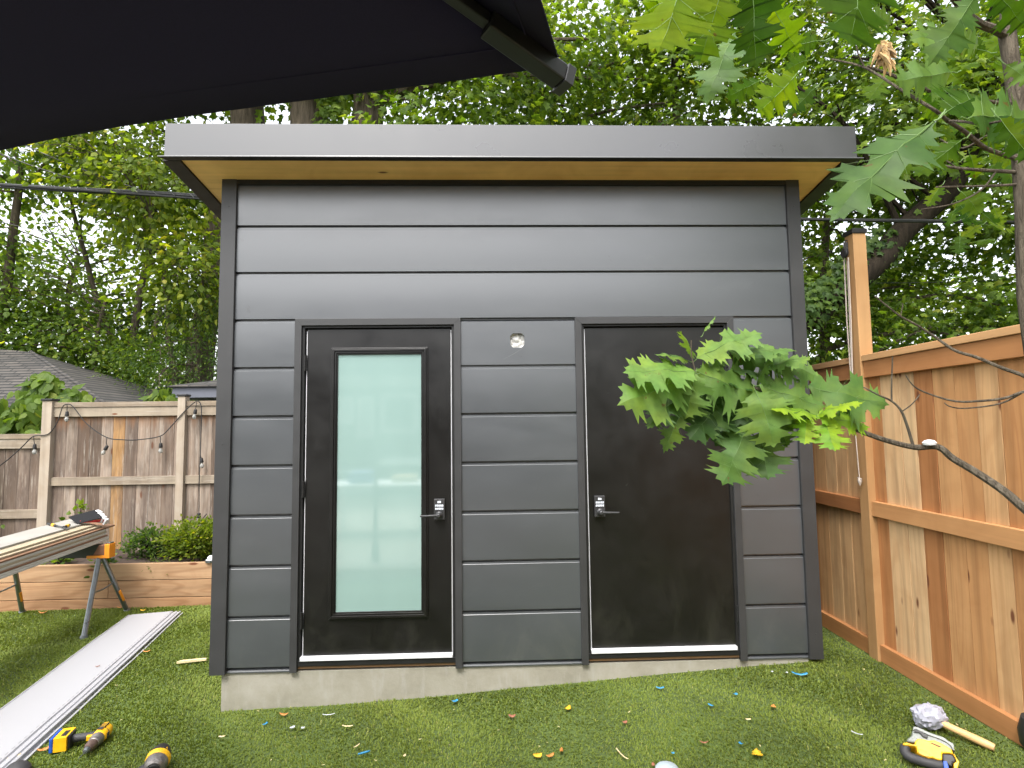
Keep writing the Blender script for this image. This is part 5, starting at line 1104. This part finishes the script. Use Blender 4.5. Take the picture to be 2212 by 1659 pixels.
# ================================================================ SCRAPS ON THE TURF
def scrap(name, label, cat, u, v, L, W, ang, m, curl=.2, grp=None, th=.0012, h=.022, seed=0, shape='strip'):
    p = PGv(u, v, h); r = random.Random(seed); n = 8; mb = MB(); vs = []
    ca, sa = math.cos(ang), math.sin(ang)
    for i in range(n+1):
        t = i/n-.5; wd = W*(1 if shape == 'strip' else math.sqrt(max(.02, 1-4*t*t)))
        for k in (-1, 0, 1):
            x, y = t*L, k*wd/2+(r.uniform(-.1, .1)*W if shape != 'stick' else 0); z = curl*L*(t*t*2)-.3*curl*W*abs(k)+r.uniform(0, .06)*W*(shape != 'stick')
            vs.append((p.x+x*ca-y*sa, p.y+x*sa+y*ca, p.z+z))
    mb.add(vs, [(i*3+k, i*3+k+1, i*3+k+4, i*3+k+3) for i in range(n) for k in (0, 1)])
    o = mb.build(name, m, smooth=True, fix=False); md = o.modifiers.new('thick', 'SOLIDIFY'); md.thickness = th
    return tag(o, label, cat, grp)
m_tape = mat('blue_tape', (.03, .24, .45), .5, namt=.2, nscale=60); m_chip = mat('white_chip', (.5, .53, .55), .5, namt=.1); m_wd = mat('pale_wood', (.66, .52, .30), .7, namt=.2)
m_lo = mat('orange_leaf', (.50, .19, .04), .6, namt=.3, nscale=60); m_ly = mat('yellow_leaf', (.72, .42, .02), .55, namt=.2, nscale=60); m_lb = mat('brown_leaf', (.26, .10, .055), .75, namt=.35, nscale=60)
def zb5(x, y): return (900+x/1.3825)/1.8228, (2700+y/1.3825)/1.8228
def zb6(x, y): return (2400+x/2.011)/1.8228, (2600+y/2.011)/1.8228
T_ = 'scraps of blue tape on the turf'; F_ = 'fallen leaves on the turf'; W_ = 'wood and white offcuts on the turf'
for i, (lab, uv, L, W, a) in enumerate((('blue tape scrap against the slab below the strip of siding between the doors', zb5(1232, 83), .035, .022, .6), ('crumpled blue tape ribbon on the turf near the right end of the slab', zb6(1505, 110), .085, .022, -.3), ('flat blue tape scrap on the turf under the middle of the right door', zb6(400, 218), .045, .016, -.1), ('tiny square blue scrap on the turf below the right door hinge side', zb6(998, 267), .02, .018, .3), ('thin blue sliver left of the tiny square blue scrap', zb6(803, 355), .032, .012, -.9), ('pale turquoise fleck beside the bright yellow leaf', zb6(1040, 658), .02, .012, -1.1), ('small blue dot of tape near the bottom edge, left of the yellow leaf', zb6(502, 733), .014, .012, 0), ('faint blue fleck on the turf below the left end of the slab', zb5(198, 208), .03, .014, .9))):
    scrap('tape_scrap', lab, 'tape', *uv, L, W, a, m_tape, .25, T_, seed=i)
scrap('pencil', 'bright blue pencil-like stick lying on the turf below the glazed door', 'stick', *zb5(738, 367), .062, .010, .45, m_tape, 0, None, .006, .02, 9, 'stick')
for i, (lab, uv, L, W, a, m) in enumerate((('bright yellow leaf standing on the turf near the bottom of the photo', zb6(1168, 738), .05, .045, 1.2, m_ly), ('orange-yellow leaf curled on the turf below the gap between the doors', zb5(1845, 122), .045, .03, .8, m_ly), ('yellow-orange leaf at the bottom of the photo, left of a rusty one', zb5(1682, 378), .045, .035, .2, m_ly), ('rusty narrow leaf at the bottom next to the yellow-orange leaf', zb5(1750, 380), .045, .02, .5, m_lo), ('upright salmon leaf at the bottom, right of the rusty narrow leaf', zb5(1812, 352), .035, .018, 1.4, m_lo), ('dull red-brown leaf alone on the turf under the siding strip', zb5(1543, 163), .04, .028, 0, m_lb), ('brown leaf on the turf just below the left part of the slab', zb5(302, 156), .05, .022, 0, m_lo), ('orange leaf on the turf below the right door', zb6(1298, 365), .03, .022, 1., m_lo), ('small brown leaf near the edge of the slab under the right door', zb6(120, 488), .028, .022, .4, m_lb), ('small brown leaf lying on the upper white panel', (211, 1439), .03, .012, .7, m_lb), ('tan leaf beside the white panels close to the cordless drill', (95, 1618), .06, .03, .7, m_lo), ('pale curled leaf on the edge of the white panel, bottom left', (30, 1637), .055, .03, .9, m_wd), ('brown leaf on the turf right of the white panels', (317, 1407), .05, .02, .3, m_lo), ('yellowish leaf on the turf between sawhorse foot and raised bed', (309, 1318), .05, .025, .1, m_ly), ('brown leaf on the turf in front of the raised bed', (93, 1323), .07, .03, .3, m_lo), ('brown leaf on the turf close to the foot of the raised bed', (258, 1312), .05, .02, .1, m_lo), ('rust leaf near the bottom, left of the pale blue-grey thing', zb6(345, 828), .03, .014, 1.3, m_lb), ('brown sliver of leaf left of the turquoise fleck', zb6(748, 650), .04, .012, -.2, m_lb))):
    scrap('fallen_leaf', lab, 'leaf', *uv, L, W, a, m, .35, F_, seed=20+i, shape='leaf', h=.045 if 'upper white panel' in lab else .022)
for i, (lab, uv, L, W, a, m, sh) in enumerate((('larger white chip on the turf below the left corner of the glazed door', zb5(347, 226), .032, .022, .8, m_chip, 'leaf'), ('smaller round white chip right of the larger one', zb5(405, 228), .022, .018, 0, m_chip, 'leaf'), ('curved white strip on the turf right of the two white chips', zb5(545, 158), .07, .008, .1, m_chip, 'strip'), ('curved cream wood shaving below the curved white strip', zb5(648, 220), .06, .010, -.05, m_wd, 'strip'), ('slim cream splinter leaning on the turf above the blue stick', zb5(697, 328), .045, .007, 1.0, m_wd, 'stick'), ('short pointed cream chip near the bottom, left of centre', zb5(958, 380), .022, .012, 1.3, m_wd, 'leaf'), ('thin white curl on the turf left of the saw', zb6(1960, 580), .05, .007, -.8, m_chip, 'strip'), ('cream chip on the turf in the middle below the right door', zb6(1098, 467), .03, .012, 0, m_wd, 'leaf'), ('long pale twig curl near the bottom, left of the blue-grey thing', zb6(100, 750), .10, .006, -1.2, m_wd, 'strip'), ('flat wood chip near the left drill', (874/1.8228, 2900/1.8228), .035, .016, .1, m_wd, 'leaf'), ('white chip beside the edge of the slab at its right end', zb6(1287, 88), .018, .013, .4, m_chip, 'leaf'), ('second white chip nearer the crumpled blue ribbon', zb6(1404, 97), .02, .013, 1., m_chip, 'leaf'))):
    scrap('offcut_chip', lab, 'chip', *uv, L, W, a, m, .15, W_, seed=50+i, shape=sh)
a, b = PGv(381, 1434, .02), PGv(446, 1427, .02); d = (b-a).normalized(); n_ = Vector((-d.y, d.x, 0)); mb = MB()
mb.slab([a, b, b+n_*.016+d*-.01, a+n_*.022+d*.03], (0, 0, .016)); tag(mb.build('lumber_offcut', m_wd, bevel=.001), 'short pale lath offcut on the turf left of the shed corner', 'offcut')
def litter():
    rs = np.random.RandomState(8); n = 30; u = 120+rs.rand(n)*2000; v = 1440+rs.rand(n)*215; L = .004+.008*rs.rand(n)**2; V = []; F = []; tn = []
    for i in range(n):
        p = PG(u[i], v[i], .022)
        if p[0] > 4.0 or (p[1] > -.02 and -.03 < p[0] < 3.6) or p[0] < -1 and p[1] < 2.2 and p[0] < -.9: continue
        a = rs.rand()*6.28; dx, dy = math.cos(a)*L[i], math.sin(a)*L[i]; wx, wy = -math.sin(a)*.0022, math.cos(a)*.0022; h = p[2]; b = len(V)
        V += [(p[0]-dx-wx, p[1]-dy-wy, h), (p[0]+dx-wx, p[1]+dy-wy, h+.003), (p[0]+dx+wx, p[1]+dy+wy, h+.003), (p[0]-dx+wx, p[1]-dy+wy, h)]; F.append((b, b+1, b+2, b+3)); tn.append(rs.rand())
    tag(raw_mesh('wood_litter', np.array(V), np.array(F), np.array(tn), mat('sawdust', (.50, .42, .22), .8, tamt=.5)), kind='stuff')
litter()
p = Vector(PY(455, 1211, 2.22)); mb = MB(); M = Matrix.Translation((p.x, 2.222, .1415)); mb.lathe([(.05, 0, 1), (.052, .018, 1), (.045, .022, 1), (.032, .023, 0), (.03, .045, 0), (.015, .06, 0), (.001, .063, 0)], 18, M); tag(mb.build('garden_lamp', [m_white, m_galv], smooth=True), 'small white domed lamp on a grey rim at the shed end of the raised bed', 'lamp')
# ================================================================ BEHIND THE CAMERA (seen in the glass)
m_hw = mat('house_siding', (.055, .055, .05), .8, namt=.06, stretch=(1, 1, 12), bump=.2); m_hl = mat('pale_upper_siding', (.34, .34, .34), .8, namt=.06)
hs_ = thing('house', 'dark house with white window frames and steps behind the viewer, mirrored in the door glass', 'house', (1, -10.5, -.3))
mb = MB(); mb.box(-7, 6.0, -15, -10.2, -.5, 3.2); mb.build('wall', m_hw, hs_)
mb = MB(); mb.box(-7.02, 6.02, -10.26, -10.17, 2.45, 3.18); mb.build('upper_siding', m_hl, hs_)
mb = MB(); mb.add([(-7.5, -9.7, 3.2), (6.5, -9.7, 3.2), (6.5, -15.5, 3.2), (-7.5, -15.5, 3.2), (-7.5, -12.6, 4.9), (6.5, -12.6, 4.9)], [(0, 1, 5, 4), (2, 3, 4, 5), (1, 2, 5), (0, 4, 3), (0, 3, 2, 1)]); mb.build('roof', m_shin, hs_)
m_win = mat('dark_window', (.03, .035, .04), .08, namt=0, bump=0)
for x0, x1, z0, z1_, mm in ((-1.01, -.26, 1.4, 2.2, m_win), (-2.3, -1.78, 1.62, 2.15, m_hl), (-1.58, -1.27, 1.28, 2.15, m_hl), (2.6, 3.5, .0, 2.1, m_win), (-5.2, -4.0, .9, 2.3, m_win)):
    mb = MB(); mb.frame(x0-.05, x1+.05, z0-.05, z1_+.05, .06, -10.2, -10.14); wf = mb.build('window', m_white, hs_); mb = MB(); mb.box(x0, x1, -10.19, -10.17, z0, z1_); mb.build('pane', mm, wf)
mb = MB(); mb.box(-1.1, 1.2, -10.2, -10.05, .57, .74); mb.build('ledge', m_white, hs_)
for k in range(4):
    mb = MB(); mb.box(-2.5, -1.16, -10.1+.02*k, -10.04+.02*k, .42-.245*k, .47-.245*k); mb.build('step', m_white, hs_)
dk = thing('deck', 'low timber deck under the viewer reaching back to the house', 'deck', (0, -6, -.2)); mb = MB()
for k in range(44): mb.box(-3.5, 3.6, -9.9+.16*k-.08, -9.9+.16*k+.072, -.16, -.13, 0, R.random())
mb.build('deck_boards', wood('deck_wood', [(0, (.22, .19, .16)), (1, (.34, .30, .26))], 'x', .6, .3, .8, .25), dk); mb = MB(); mb.box(-3.5, 3.6, -2.945, -2.92, -.45, -.13); mb.build('fascia_board', mt_x, dk)
cr_ = thing('patio_table', 'pale patio table with clutter standing behind the viewer on the deck', 'table', (-.1, -5.4, -.13))
mb = MB(); mb.box(-.9, .6, -5.8, -5.0, .56, .60); mb.build('table_top', m_white, cr_, bevel=.01)
for lx, ly in ((-.82, -5.7), (.5, -5.7), (-.82, -5.1), (.5, -5.1)):
    mb = MB(); mb.box(lx, lx+.05, ly, ly+.05, -.13, .559); mb.build('leg', m_white, cr_)
tag(MB().box(-.6, -.25, -5.5, -5.2, .601, .78).build('tool_box', m_blue, bevel=.02), 'blue tool box on the patio table behind the viewer', 'tool box')
tag(MB().box(.05, .4, -5.6, -5.3, .601, .70).build('cardboard_box', m_wd, bevel=.005), 'small cardboard box on the patio table behind the viewer', 'box')
tree('maple_tree', 'dense tree standing behind the viewer on the right side of the yard', (8.2, -6.5, -.2), [([(8.2, -6.5, -.2), (8.2, -6.5, 3), (8, -6.5, 7)], .2, .08)], [(8.0, -6.0, 5.2, 2.2, 2.2, 3.2), (7.6, -3.2, 5.4, 1.6, 1.8, 2.8)], 5200, .30, 'dark', MAPLE, 91, twigs=8, group=None)
# final: overcast far ground ring is the lawn itself; nothing else
